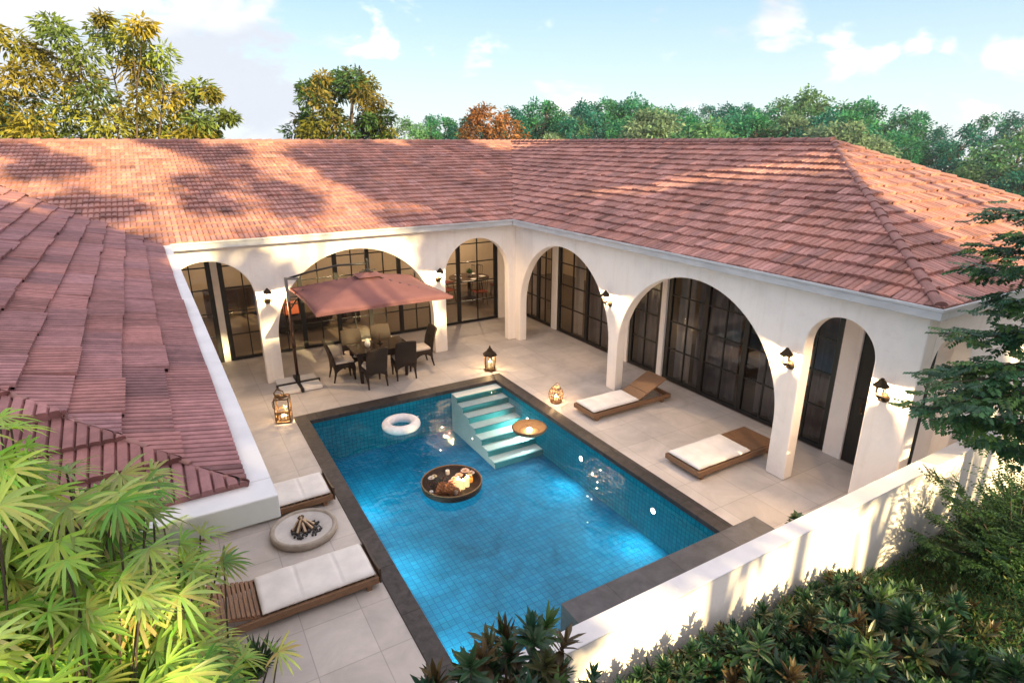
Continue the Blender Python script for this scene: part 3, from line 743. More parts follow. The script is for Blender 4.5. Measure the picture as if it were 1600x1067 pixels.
# canopy, local coordinates relative to the base
cx, cy = 1.52, -.86; hx, hy = 1.40, 1.22; ze, za = 2.16, 2.55
b = MB(); n = 18
def cz(u, v):
    m_ = max(abs(u), abs(v)); sag = -.05*math.sin(PI*m_)*(1-abs(abs(u)-abs(v))/max(m_, .01))*-.4
    return za-(za-ze)*m_**1.12 - .045*math.sin(PI*min(1, m_))*(abs(abs(u)-abs(v)))/max(m_, .05)
for i in range(n+1):
    for j in range(n+1):
        u, v = -1+2*i/n, -1+2*j/n; sc_e = 1-.035*(1-min(abs(u), abs(v))**2)*(max(abs(u), abs(v)))
        b.v.append((cx+hx*u*sc_e, cy+hy*v*sc_e, cz(u, v)))
for i in range(n):
    for j in range(n):
        a_ = i*(n+1)+j; b.face(a_, a_+n+1, a_+n+2, a_+1)
c = b.build('canopy', M['canopy'], pr, smooth=True); sd = c.modifiers.new('thick', 'SOLIDIFY'); sd.thickness = .006
vb = MB()
for i in range(4):
    e0 = [(-1, -1), (1, -1), (1, 1), (-1, 1)][i]; e1 = [(1, -1), (1, 1), (-1, 1), (-1, -1)][i]
    for k in range(10):
        p0 = (e0[0]+(e1[0]-e0[0])*k/10, e0[1]+(e1[1]-e0[1])*k/10); p1 = (e0[0]+(e1[0]-e0[0])*(k+1)/10, e0[1]+(e1[1]-e0[1])*(k+1)/10)
        def cp(p, dz):
            u, v = p; s_ = 1-.035*(1-min(abs(u), abs(v))**2); return (cx+hx*u*s_, cy+hy*v*s_, cz(u, v)+dz)
        vb.quad(cp(p0, .004), cp(p1, .004), cp(p1, -.055), cp(p0, -.055))
vl = vb.build('valance', M['canopy'], c); vl.modifiers.new('thick', 'SOLIDIFY').thickness = .005
b = MB(); m_ = 8
for i in range(m_+1):
    for j in range(m_+1):
        u, v = -1+2*i/m_, -1+2*j/m_; b.v.append((cx+.27*u, cy+.24*v, za+.055-.07*max(abs(u), abs(v))))
for i in range(m_):
    for j in range(m_):
        a_ = i*(m_+1)+j; b.face(a_, a_+m_+1, a_+m_+2, a_+1)
b.build('vent_flap', M['canopy'], c).modifiers.new('thick', 'SOLIDIFY').thickness = .01
b = MB(); b.box((cx, cy, za+.07), (.40, .025, .022), rz=R(20)); b.box((cx, cy, za+.0702), (.025, .36, .021), rz=R(20)); b.lathe([(.05, .05), (.05, .10), (.028, .12), (.028, .30), (.018, .33), (0, .34)], 12, (cx, cy, za)); b.build('hub', M['black'], pr)
for ux, uy in ((-1, -1), (1, -1), (1, 1), (-1, 1), (0, -1), (0, 1), (1, 0), (-1, 0)):
    b = MB(); s_ = .955
    P_ = [(cx+hx*ux*q*s_, cy+hy*uy*q*s_, cz(ux*q, uy*q)-.022) for q in (.03, .25, .5, .75, .99)]
    b.tube(P_, .011, 6); b.build('rib', M['black'], pr, smooth=True)
b = MB(); b.tube([(.02, -.01, 2.45), (.45, -.26, 2.60), (1.0, -.57, 2.74), (cx, cy, za+.22)], .022, 8); b.build('arm', M['black'], pr, smooth=True)
b = MB(); b.tube([(0, 0, 1.75), (.30, -.17, 2.22)], .016, 8); b.build('strut', M['black'], pr, smooth=True)

# ------------------------------------------------------------------ dining set
dt = empty('dining_table', (3.93, 12.83, 0)); tag(dt, 'dark wicker dining table with a glass top under the mauve parasol', 'table')
b = MB(); b.box((0, 0, .70), (1.26, .80, .07)); b.build('apron', M['wicker'], dt, bevel=.01)
b = MB(); b.box((0, 0, .7405), (1.30, .84, .012)); b.build('tabletop', M['tabletop'], dt, bevel=.004)
for sx_ in (-1, 1):
    for sy_ in (-1, 1):
        b = MB(); b.tube([(sx_*.53, sy_*.32, 0), (sx_*.545, sy_*.33, .45), (sx_*.55, sy_*.335, .67)], [.038, .05, .055], 8); b.build('leg', M['wicker'], dt)
def wicker_chair(loc, rz, label, first=[None]):
    if first[0] is not None:
        c = copy_tree(first[0]); c.location = loc; c.rotation_euler = (0, 0, rz); c['label'] = label; return c
    o = empty('dining_chair', loc, rz); tag(o, label, 'chair', 'wicker chairs around the dining table')
    # faces +y : seat front at +y
    b = MB(); b.box((0, .02, .375), (.48, .47, .10)); b.build('seat', M['wicker'], o, bevel=.025)
    # skirt with an arched lower edge on the sides and front
    b = MB()
    for (ax, ay, bx_, by_) in ((-.235, -.2, -.235, .245), (.235, .245, .235, -.2), (-.235, .248, .235, .248), (.235, -.205, -.235, -.205)):
        k = 10
        for i in range(k):
            f0, f1 = i/k, (i+1)/k
            z0 = .20+.13*math.sin(PI*f0)**.7; z1 = .20+.13*math.sin(PI*f1)**.7
            p0 = (ax+(bx_-ax)*f0, ay+(by_-ay)*f0); p1 = (ax+(bx_-ax)*f1, ay+(by_-ay)*f1)
            b.quad((p0[0], p0[1], z0), (p1[0], p1[1], z1), (p1[0], p1[1], .34), (p0[0], p0[1], .34))
    sk = b.build('skirt', M['wicker'], o); sd = sk.modifiers.new('thick', 'SOLIDIFY'); sd.thickness = .012
    # backrest curving backwards, slightly taller in the middle
    b = MB(); nu, nv = 8, 8
    for j in range(nv+1):
        for i in range(nu+1):
            u = -1+2*i/nu; v = j/nv
            x = u*(.235+.012*math.sin(PI*v)); y = -.20-.04*v-.11*v*v-.02*(1-u*u); z = .36+.58*v+.025*(1-u*u)*v
            b.v.append((x, y, z))
    for j in range(nv):
        for i in range(nu):
            a_ = j*(nu+1)+i; b.face(a_, a_+1, a_+nu+2, a_+nu+1)
    bk = b.build('backrest', M['wicker'], o, smooth=True); sd = bk.modifiers.new('thick', 'SOLIDIFY'); sd.thickness = .045; sd.offset = 0
    bv = bk.modifiers.new('bevel', 'BEVEL'); bv.width = .012; bv.segments = 2; bv.angle_limit = R(50); bv.limit_method = 'ANGLE'
    b = MB(); b.box((0, .03, .455), (.44, .43, .065)); b.build('cushion', M['chaircushion'], o, bevel=.028, segs=3)
    for sx_ in (-1, 1):
        b = MB(); b.tube([(sx_*.215, .215, .36), (sx_*.215, .22, .2), (sx_*.215, .235, 0)], [.03, .026, .018], 8); b.build('leg', M['wicker'], o)
        b = MB(); b.tube([(sx_*.215, -.195, .40), (sx_*.215, -.20, .2), (sx_*.22, -.25, 0)], [.032, .026, .018], 8); b.build('leg', M['wicker'], o)
    first[0] = o
    return o
wicker_chair((3.10, 13.06, 0), R(-90), 'dark wicker chair at the table end nearest the parasol pole')
wicker_chair((5.02, 12.98, 0), R(90), 'dark wicker chair at the table end in front of the pier')
wicker_chair((3.62, 12.32, 0), R(3), 'dark wicker chair with its back to the pool, the nearer one')
wicker_chair((4.38, 12.45, 0), R(-6), 'dark wicker chair with its back to the pool, beside the nearer one')
wicker_chair((3.52, 13.36, 0), R(180), 'dark wicker chair behind the white vase on the far table side')
wicker_chair((4.25, 13.40, 0), R(178), 'dark wicker chair behind the candle holder on the far table side')
b = MB(); b.lathe([(0, 0), (.035, 0), (.06, .05), (.066, .10), (.05, .16), (.032, .19), (.036, .20), (.03, .195), (0, .18)], 20)
tag(b.build('vase', M['vase'], smooth=True, loc=(3.66, 12.78, .7475)), 'small white oval ceramic vase standing on the dining table', 'vase')
ch = empty('candle_holder', (4.0, 12.92, .7475)); tag(ch, 'small dark candle holder with a thin taper in the table centre', 'candle holder')
b = MB(); b.lathe([(0, 0), (.07, 0), (.075, .012), (.03, .02), (.024, .05), (.03, .06), (0, .06)], 16); b.build('stand', M['bronze'], ch, smooth=True)
b = MB(); b.tube([(0, 0, .055), (0, 0, .24)], .009, 8); b.build('taper', M['redcush'], ch, smooth=True)

# ------------------------------------------------------------------ floor lanterns
def hex_lantern(loc, label):
    o = empty('floor_lantern', loc, R(12)); tag(o, label, 'lantern', 'candle lanterns standing on the paving')
    r0, r1 = .125, .15
    b = MB(); b.lathe([(0, 0), (r0*1.18, 0), (r0*1.18, .02), (r0*1.05, .03), (r0, .05), (0, .05)], 6); b.build('base', M['brass'], o)
    b = MB()
    for k in range(6):
        an = 2*PI*k/6; b.tube([(r0*.97*math.cos(an), r0*.97*math.sin(an), .045), (r1*.97*math.cos(an), r1*.97*math.sin(an), .385)], .011, 5)
    b.lathe([(r1*1.0, .375), (r1*1.02, .40), (r1*.9, .40), (r1*.9, .375)], 6, close=True)
    b.lathe([(r0*.99, .09), (r0*1.0, .10), (r0*.94, .10), (r0*.94, .09)], 6, close=True)
    b.build('cage', M['brass'], o)
    b = MB(); b.lathe([(r0*.93, .05), (r1*.93, .38)], 6); b.build('pane', M['clear'], o)
    b = MB(); b.lathe([(r1*1.22, .395), (r1*1.2, .41), (r1*.9, .45), (r1*.55, .49), (r1*.40, .535), (r1*.22, .56), (.02, .585), (.026, .60), (.012, .615), (0, .64)], 6); b.build('roof', M['bronze'], o)
    c = MB(); c.lathe([(0, .05), (.05, .05), (.05, .21), (.046, .215), (0, .205)], 16); c.build('candle', M['wax'], o, smooth=False)
    f = MB(); f.lathe([(0, .215), (.012, .23), (.010, .25), (0, .275)], 8); f.build('flame', E_FLAME, o, smooth=True)
    lamp('candle_glow', (loc[0], loc[1], .30), 10, (1, .64, .30), .02)
    return o
hex_lantern((6.30, 11.78, .001), 'tall brass hexagonal lantern lit beside the far pool corner')
def wicker_lantern(loc, label):
    o = empty('floor_lantern', loc, R(8)); tag(o, label, 'lantern', 'candle lanterns standing on the paving')
    prof = [(.11, .02), (.145, .09), (.155, .17), (.14, .25), (.10, .31), (.085, .33)]
    b = MB()
    for k in range(18):
        an = 2*PI*k/18
        b.tube([(r_*math.cos(an+.9*z_), r_*math.sin(an+.9*z_), z_) for r_, z_ in prof], .0065, 5)
        b.tube([(r_*math.cos(an-1.6*z_), r_*math.sin(an-1.6*z_), z_) for r_, z_ in prof], .005, 4)
    for r_, z_ in prof: b.tube([(r_*math.cos(q*PI/10), r_*math.sin(q*PI/10), z_) for q in range(21)], .007, 5, cap=False)
    b.build('woven_cage', M['rattan'], o)
    b = MB(); b.lathe([(0, 0), (.115, 0), (.12, .025), (0, .03)], 18); b.build('base', M['rattan'], o)
    b = MB(); b.tube([(.085*math.cos(q*PI/8), 0, .325+.10*math.sin(q*PI/8)) for q in range(9)], .006, 6); b.build('handle', M['rattan'], o)
    c = MB(); c.lathe([(0, .03), (.04, .03), (.04, .12), (0, .115)], 14); c.build('candle', M['wax'], o)
    f = MB(); f.lathe([(0, .12), (.011, .135), (.009, .15), (0, .175)], 8); f.build('flame', E_FLAME, o, smooth=True)
    lamp('candle_glow', (loc[0]+.0, loc[1], .20), 9, (1, .60, .28), .02)
wicker_lantern((6.62, 9.45, .001), 'round woven rattan lantern on the paving right of the pool steps')
def rope_lantern(loc, label):
    o = empty('floor_lantern', loc, R(-18)); tag(o, label, 'lantern', 'candle lanterns standing on the paving')
    b = MB(); s_ = .13
    for sx_ in (-1, 1):
        for sy_ in (-1, 1): b.box((sx_*s_, sy_*s_, .26), (.022, .022, .48))
    for z_ in (.02, .50):
        for sgn in (-1, 1):
            b.box((0, sgn*s_, z_), (.238, .021, .024)); b.box((sgn*s_, 0, z_), (.021, .238, .0235))
    b.build('frame', M['brass'], o, bevel=.003)
    b = MB(); b.box((0, 0, .012), (.24, .24, .02)); b.build('base', M['rattan'], o)
    b = MB()
    for z_ in (.07, .10, .13, .21, .235):
        for sgn in (-1, 1):
            b.tube([(-s_, sgn*s_*1.04, z_), (0, sgn*s_*1.07, z_+.012), (s_, sgn*s_*1.04, z_)], .009, 6); b.tube([(sgn*s_*1.04, -s_, z_), (sgn*s_*1.07, 0, z_+.012), (sgn*s_*1.04, s_, z_)], .009, 6)
    for k in range(4):
        for sgn in (-1, 1): b.tube([(sgn*(-s_+.02+.06*k), -s_*1.05, .24), (sgn*(-s_+.05+.06*k), -s_*1.05, .16), (sgn*(-s_+.02+.06*k), -s_*1.05, .06)], .006, 5)
    b.build('rope_band', M['rattan'], o)
    b = MB()
    for sgn in (-1, 1):
        b.quad((-s_, sgn*(s_-.004), .03), (s_, sgn*(s_-.004), .03), (s_, sgn*(s_-.004), .49), (-s_, sgn*(s_-.004), .49)); b.quad((sgn*(s_-.004), -s_, .03), (sgn*(s_-.004), s_, .03), (sgn*(s_-.004), s_, .49), (sgn*(s_-.004), -s_, .49))
    b.build('pane', M['clear'], o)
    b = MB()
    b.lathe([(.135, .505), (.10, .53), (.05, .545), (0, .55)], 4); b.build('lid', M['brass'], o)
    b = MB()
    for k in range(3):
        b.tube([(-.10+.012*k, -.05, .51), (-.13, -.02+.02*k, .60), (-.06, .0, .665+.012*k), (.03, .02, .62), (.05, .03, .54)], .011, 6)
    b.tube([(-.10, -.13, .52), (-.16, -.12, .46), (-.165, -.10, .36), (-.155, -.08, .30)], .008, 5)
    b.build('rope_handle', M['rattan'], o, smooth=True)
    c = MB(); c.lathe([(0, .03), (.055, .03), (.055, .11), (0, .105)], 14); c.build('candle', M['wax'], o)
    f = MB(); f.lathe([(0, .11), (.014, .125), (.011, .145), (0, .17)], 8); f.build('flame', E_FLAME, o, smooth=True)
    lamp('candle_glow', (loc[0], loc[1], .19), 9, (1, .64, .30), .02)
rope_lantern((1.50, 11.42, .001), 'square lantern bound with golden rope at the left pool corner')

# ------------------------------------------------------------------ sun loungers
def lounger(loc, rz, label, L_=2.0, W_=.68, mat0=0.02, mat1=1.22, tilt=0.0, fr='wood', slat_back=False, foot=False, hz=.165):
    o = empty('sun_lounger', loc, rz); tag(o, label, 'sun lounger', 'low wooden sun loungers with white mattresses')
    b = MB(); z0, z1 = .075, hz
    b.bb(0, L_, -W_/2, -W_/2+.045, z0, z1); b.bb(0, L_, W_/2-.045, W_/2, z0, z1); b.bb(0, .045, -W_/2+.046, W_/2-.046, z0, z1-.001); b.bb(L_-.045, L_, -W_/2+.046, W_/2-.046, z0, z1-.001)
    for k in range(13):
        x = .10+k*(mat1-.12)/12
        b.bb(x-.035, x+.035, -W_/2+.046, W_/2-.046, z1-.045, z1-.02)
    b.build('frame', M[fr], o, bevel=.006)
    for x in (.12, L_-.2):
        for y in (-W_/2+.05, W_/2-.05):
            q = MB(); q.bb(x-.03, x+.03, y-.03, y+.03, 0, z0); q.build('leg', M[fr], o)
    # mattress: softly pillowed
    m_ = MB(); x0, x1, y0_, y1_ = mat0+.03, mat1, -W_/2+.035, W_/2-.035; nx_, ny_ = 64, 12; zt = hz+.075
    for side in (0, 1):
        for i in range(nx_+1):
            for j in range(ny_+1):
                u, v = i/nx_, j/ny_; e = min(u*(x1-x0), (1-u)*(x1-x0), v*(y1_-y0_), (1-v)*(y1_-y0_))
                k = 1-max(0, 1-e/.045)**2.2
                z = (hz+.04 + (zt-hz-.04)*(.25+.75*k)+.008*mnoise.noise((u*5+loc[0], v*3, 1))-.016*k*sum(math.exp(-((u-us)/.011)**2) for us in (.30, .66))) if side == 0 else hz+.004+.02*(1-k)
                ins = .010*(1-k)*0
                m_.v.append((x0+u*(x1-x0), y0_+v*(y1_-y0_), z))
    S = (nx_+1)*(ny_+1)
    for i in range(nx_):
        for j in range(ny_):
            a_ = i*(ny_+1)+j; m_.face(a_, a_+ny_+1, a_+ny_+2, a_+1); m_.face(S+a_+1, S+a_+ny_+2, S+a_+ny_+1, S+a_)
    for i in range(nx_):
        for j in (0, ny_):
            a_ = i*(ny_+1)+j; m_.face(a_, S+a_, S+a_+ny_+1, a_+ny_+1) if j == 0 else m_.face(a_+ny_+1, S+a_+ny_+1, S+a_, a_)
    for j in range(ny_):
        for i in (0, nx_):
            a_ = i*(ny_+1)+j; m_.face(a_+1, S+a_+1, S+a_, a_) if i == 0 else m_.face(a_, S+a_, S+a_+1, a_+1)
    m_.build('mattress', M['cushion'], o, smooth=True)
    # hinged backrest
    h = MB(); bl = L_-mat1-.06
    if slat_back:
        for k in range(12): h.bb(.0+bl*k/12+.006, bl*(k+1)/12-.006, -W_/2+.05, W_/2-.05, 0, .022)
        h.bb(0, bl, -W_/2+.046, -W_/2+.085, -.028, -.002); h.bb(0, bl, W_/2-.085, W_/2-.046, -.028, -.002)
    else:
        h.bb(0, bl*.30, -W_/2+.05, W_/2-.05, 0, .024); h.bb(bl*.31, bl, -W_/2+.05, W_/2-.05, 0, .026); h.bb(0, bl, -W_/2+.10, -W_/2+.15, -.03, -.002); h.bb(0, bl, W_/2-.15, W_/2-.10, -.03, -.002)
    q = h.build('backrest', M['wood2'] if slat_back else M['wood'], o, bevel=.004); q.location = (mat1+.02, 0, hz+.005 if tilt else hz-.018); q.rotation_euler = (0, -tilt, 0)
    if tilt > .1:
        s_ = MB()
        for y in (-W_/2+.12, W_/2-.12): s_.tube([(mat1+.02+bl*.6*math.cos(tilt), y, hz+bl*.6*math.sin(tilt)-.02), (mat1+bl*.85, y, hz-.03)], .012, 6)
        s_.build('prop', M[fr], o)
    if foot:
        f = MB(); k = 8
        for i in range(k):
            v0, v1 = -W_/2+W_*i/k, -W_/2+W_*(i+1)/k
            za_, zb_ = hz+.06+.05*abs(i/k*2-1)**2, hz+.06+.05*abs((i+1)/k*2-1)**2
            f.quad((-.005, v0, .075), (-.005, v1, .075), (-.005, v1, zb_), (-.005, v0, za_))
        ff = f.build('footboard', M['iwood'], o); ff.modifiers.new('thick', 'SOLIDIFY').thickness = .025
    return o
lounger((6.70, 8.60, 0), R(0), 'low wooden lounger with its bare backrest raised, by the pier', 2.05, .66, 0, 1.18, R(23))
lounger((6.83, 6.08, 0), R(0), 'low wooden lounger lying flat below the largest arch', 2.0, .76, 0, 1.26, 0)
lounger((1.60, 8.42, 0), R(180), 'low wooden lounger half hidden under the left eaves', 2.0, .72, 0, 1.3, R(20), slat_back=True, foot=True)
lounger((1.62, 6.34, 0), R(180), 'low wooden lounger with a slatted headrest beside the palms', 2.0, .74, 0, 1.33, R(16), slat_back=True, foot=True)

# ------------------------------------------------------------------ fire bowl
fb = empty('fire_bowl', (1.06, 7.57, 0)); tag(fb, 'round beige stone fire bowl between the two left loungers', 'fire bowl')
b = MB(); b.lathe([(.40, 0), (.435, .01), (.45, .06), (.447, .10), (.43, .112), (.40, .108), (.385, .085)], 48); b.build('rim', M['stone'], fb, smooth=True)
b = MB(); b.lathe([(.385, .085), (.34, .068), (.26, .06), (.25, .05), (.20, .04), (0, .035)], 48); b.build('dish', M['stonein'], fb, smooth=True)
b = MB()
for k in range(90):
    an, r_ = rnd.uniform(0, 2*PI), .20*math.sqrt(rnd.random()); s_ = rnd.uniform(.012, .028)
    b.box((1.08+r_*math.cos(an), 7.54+r_*math.sin(an), .05+rnd.uniform(0, .02)), (s_*1.5, s_, s_), rz=rnd.uniform(0, 3))
tag(b.build('charcoal', M['coal']), 'dark charcoal lumps lying in the stone fire bowl', 'charcoal', kind='stuff')
logs = [((-.14, .02), (-.02, .06), .16), ((-.10, -.07), (.0, .05), .17), ((.0, -.10), (-.02, .07), .15), ((.10, -.06), (-.03, .05), .17), ((.14, .03), (.0, .06), .13), ((-.03, .11), (.02, .04), .12)]
for i, (p, q, hz) in enumerate(logs):
    o = empty('firewood_log', (1.06, 7.57, .05)); tag(o, 'split firewood log leaning in the pile inside the fire bowl', 'log', 'firewood logs in the fire bowl')
    a_, c_ = Vector((p[0], p[1], .012)), Vector((q[0], q[1], hz)); d_ = (c_-a_).normalized()
    b = MB(); b.tube([a_, a_+(c_-a_)*.5, c_+d_*.03], [.026, .029, .024], 7, cap=False); b.build('bark', M['bark_log'], o)
    b = MB(); b.tube([c_+d_*.02, c_+d_*.032], .0235, 7); sp_ = d_.orthogonal().normalized(); 
    b.tube([a_+Vector((0, 0, .014)), c_+Vector((0, 0, .012))], .021, 6); b.build('split_face', M['logend'], o)

# ------------------------------------------------------------------ things floating on the water
b = MB(); Rr, rr = .285, .092
for i in range(40):
    for j in range(16):
        a1, a2 = 2*PI*i/40, 2*PI*j/16; k = 1+.012*math.cos(a1*12)
        b.v.append(((Rr+rr*k*math.cos(a2))*math.cos(a1), (Rr+rr*k*math.cos(a2))*math.sin(a1), rr*k*.95*math.sin(a2)))
for i in range(40):
    for j in range(16):
        b.face(i*16+j, ((i+1) % 40)*16+j, ((i+1) % 40)*16+(j+1) % 16, i*16+(j+1) % 16)
o = b.build('swim_ring', M['ring'], smooth=True, loc=(3.46, 10.20, -.045)); tag(o, 'white inflatable swim ring floating near the far pool edge', 'swim ring')
vv = MB(); vv.tube([(Rr+rr*.6, .0, rr*.75), (Rr+rr*.8, .0, rr*.98)], .012, 8); vv.build('valve', M['ring'], o, smooth=True)

tr = empty('floating_tray', (3.40, 7.72, -.09)); tag(tr, 'round dark wicker tray floating in mid pool, filled with candles and flowers', 'tray')
b = MB(); b.lathe([(0, 0), (.46, .0), (.485, .02), (.495, .09), (.488, .115), (.47, .115), (.462, .04), (0, .03)], 56); b.build('basket', M['wicker'], tr, smooth=True)
b = MB(); b.tube([(.482*math.cos(2*PI*k/48), .482*math.sin(2*PI*k/48), .118) for k in range(49)], .012, 6, cap=False); b.build('rim', M['rattan'], tr, smooth=True)
TX, TY, TZ = 3.40, 7.72, -.058
def candle(dx, dy, r_, h_, lit, label, group):
    o = empty('candle', (TX+dx, TY+dy, TZ)); tag(o, label, 'candle', group)
    b = MB(); b.lathe([(0, 0), (r_, 0), (r_, h_), (r_*.9, h_+.004), (r_*.6, h_-.004), (0, h_-.006)], 14); b.build('wax', M['wax'] if lit else M['waxcold'], o)
    if lit:
        f = MB(); f.lathe([(0, h_), (.009, h_+.014), (.007, h_+.03), (0, h_+.05)], 8); f.build('flame', E_FLAME, o, smooth=True)
    else:
        f = MB(); f.tube([(0, 0, h_-.006), (0, 0, h_+.014)], .002, 5); f.build('wick', M['coal'], o)
g1 = 'candles on the floating tray'
candle(.02, -.20, .044, .21, True, 'tallest lit pillar candle on the floating tray', g1)
candle(.11, -.19, .034, .15, True, 'short lit candle right beside the tallest one on the tray', g1)
candle(.20, -.16, .036, .17, True, 'lit candle standing nearest the amber glass jar', g1)
candle(.08, .34, .036, .07, False, 'unlit white candle alone at the back of the tray', g1)
candle(-.38, -.06, .032, .04, False, 'small round white candle at the tray left edge', g1)
candle(-.05, -.27, .036, .07, False, 'white candle in front of the pillar candles', g1)
lamp('candle_glow', (TX+.08, TY-.10, .16), 2.2, (1, .62, .28), .03)
jr = empty('glass_jar', (TX+.30, TY-.06, TZ)); tag(jr, 'amber glass jar candle at the tray right side', 'jar')
b = MB(); b.lathe([(0, 0), (.045, 0), (.055, .02), (.055, .09), (.042, .11), (.042, .125)], 16); b.build('glass', mat_glass('amber_glass', (.95, .55, .2), 0, 1.45, .03), jr, smooth=True)
b = MB(); b.lathe([(0, .005), (.044, .005), (.044, .06), (0, .058)], 14); b.build('wax', M['wax'], jr)
def cone(dx, dy, s_, label):
    b = MB()
    for k in range(60):
        a_, z_ = k*2.4, k/60; r_ = s_*(.2+.8*math.sin(PI*(.12+.80*z_)))*.5
        c_ = Vector((r_*math.cos(a_), r_*math.sin(a_), s_*z_)); d_ = Vector((math.cos(a_), math.sin(a_), .55))*s_*.26; t_ = Vector((-math.sin(a_), math.cos(a_), 0))*s_*.13
        b.quad(c_-t_, c_+t_, c_+t_*.6+d_, c_-t_*.6+d_)
    tag(b.build('pine_cone', M['cone'], loc=(TX+dx, TY+dy, TZ)), label, 'pine cone', 'pine cones on the floating tray')
for dx, dy in ((-.25, -.17), (-.16, -.25), (-.20, -.09), (-.10, -.32), (-.30, -.24), (-.12, -.17)):
    cone(dx, dy, .13, 'brown pine cone in the cluster at the tray front left')
def flower(dx, dy, z_, c, s_, label, petals=14):
    o = empty('flower', (TX+dx, TY+dy, TZ+z_)); tag(o, label, 'flower', 'flowers on the floating tray'); b = MB(); b.cc = c
    for ring in range(3):
        for k in range(petals-ring*3):
            a_ = 2*PI*k/(petals-ring*3)+ring*.4; el = .25+.45*ring; l_ = s_*(1-.22*ring); b.cc = tuple(x*rnd.uniform(.88, 1.1) for x in c)
            d_ = Vector((math.cos(a_)*math.cos(el), math.sin(a_)*math.cos(el), math.sin(el))); t_ = Vector((-math.sin(a_), math.cos(a_), 0))*s_*.22
            b.quad(Vector((0, 0, 0)), d_*l_*.6-t_, d_*l_, d_*l_*.6+t_)
    b.build('petals', M['flower'], o)
    b = MB(); b.lathe([(0, .0), (s_*.16, .01), (s_*.12, s_*.3), (0, s_*.36)], 8); b.build('centre', M['cone'], o); return o
for dx, dy, z_, c, s_, lb in ((.30, .12, .10, (.70, .52, .42), .085, 'large pale peach flower at the tray right rim'), (.38, .06, .07, (.66, .55, .44), .07, 'smaller cream flower at the outermost right rim of the tray'),
                          (-.02, -.05, .09, (.66, .34, .26), .065, 'salmon flower left of the tallest candle'), (.05, .0, .10, (.70, .42, .28), .06, 'orange pink flower behind the tallest candle'),
                          (.16, .06, .09, (.62, .36, .30), .075, 'dusty pink flower behind the three lit candles'), (-.05, -.13, .08, (.68, .40, .30), .055, 'small salmon flower beside the pine cones'),
                          (-.27, .20, .10, (.75, .70, .60), .06, 'white flower at the tray back left rim'), (-.20, .24, .09, (.66, .56, .36), .055, 'yellowish flower at the tray back left rim')):
    flower(dx, dy, z_, c, s_, lb)
b = MB()
for k in range(150):
    a_ = rnd.uniform(0, 2*PI); c_ = Vector((-.19+rnd.gauss(0, .085), .07+rnd.gauss(0, .07), rnd.uniform(.02, .12))); l_ = rnd.uniform(.04, .08); el = rnd.uniform(.1, 1.1)
    d_ = Vector((math.cos(a_)*math.cos(el), math.sin(a_)*math.cos(el), math.sin(el)))*l_; t_ = d_.cross(Vector((0, 0, 1))).normalized()*l_*.16
    k_ = rnd.uniform(.5, 1.4); b.cc = (.05*k_, .06*k_, .05*k_) if rnd.random() < .7 else (.10, .035, .05)
    b.quad(c_, c_+d_*.5-t_, c_+d_, c_+d_*.5+t_)
tag(b.build('greenery', M['leaf'], loc=(TX, TY, TZ)), 'grey green foliage sprig lying on the tray left half', 'greenery')

bo = empty('floating_bowl', (5.50, 8.72, -.09)); tag(bo, 'shallow rattan bowl with a light inside floating above the pool steps', 'bowl')
b = MB(); b.lathe([(0, 0), (.22, .0), (.30, .035), (.335, .085), (.33, .10), (.31, .098), (.27, .05), (.20, .025), (0, .02)], 44); b.build('dish', M['rattan'], bo, smooth=True)
b = MB(); b.tube([(.325*math.cos(2*PI*k/44), .325*math.sin(2*PI*k/44), .10) for k in range(45)], .016, 6, cap=False); b.build('rim', M['rattan'], bo, smooth=True)
b = MB(); b.lathe([(0, .022), (.05, .022), (.055, .06), (.03, .085), (0, .09)], 14); b.build('lamp_globe', E_WARM, bo, smooth=True)
lamp('bowl_glow', (5.50, 8.72, .10), 3.5, (1, .68, .36), .04)

# ------------------------------------------------------------------ rooms behind the glass
def curtain(axis, c0, a0, a1, label, mat, z1=2.62):
    b = MB(); n = max(8, int((a1-a0)/.028)); ph = rnd.uniform(0, 6)
    pts = []
    for i in range(n+1):
        a_ = a0+(a1-a0)*i/n; off = .035*math.sin(i*.95+ph)+.012*math.sin(i*.37+ph)
        pts.append((a_, c0+off))
    for (p, q), (r_, s_) in zip(pts, pts[1:]):
        if axis == 'r': b.quad((q, p, .02), (s_, r_, .02), (s_, r_, z1), (q, p, z1))
        else: b.quad((p, q, .02), (r_, s_, .02), (r_, s_, z1), (p, q, z1))
    tag(b.build('curtain', mat, smooth=True), label, 'curtain', 'sheer curtains behind the glass doors')
cw, cg = M['curtain_w'], M['curtain']
curtain('r', 9.78, 15.0, 15.4, 'narrow pale curtain behind the window next to the inner corner', cw)
curtain('r', 9.78, 12.75, 13.2, 'pale curtain at the left side of the second glass door from the inner corner', cw)
curtain('r', 9.78, 11.1, 12.7, 'wide grey curtain behind the second glass door from the inner corner', cg)
curtain('r', 9.78, 9.55, 10.5, 'grey curtain behind the small window left of the largest glass door', cg)
curtain('r', 9.78, 8.75, 9.25, 'pale curtain at the left end of the largest glass door', cw)
curtain('r', 9.80, 7.55, 8.7, 'grey curtain in the left half of the largest glass door', cg)
curtain('r', 9.80, 6.0, 7.0, 'grey curtain in the right half of the largest glass door', cg)
curtain('r', 9.80, 5.32, 5.9, 'dark curtain behind the window in the narrow arch', cg)
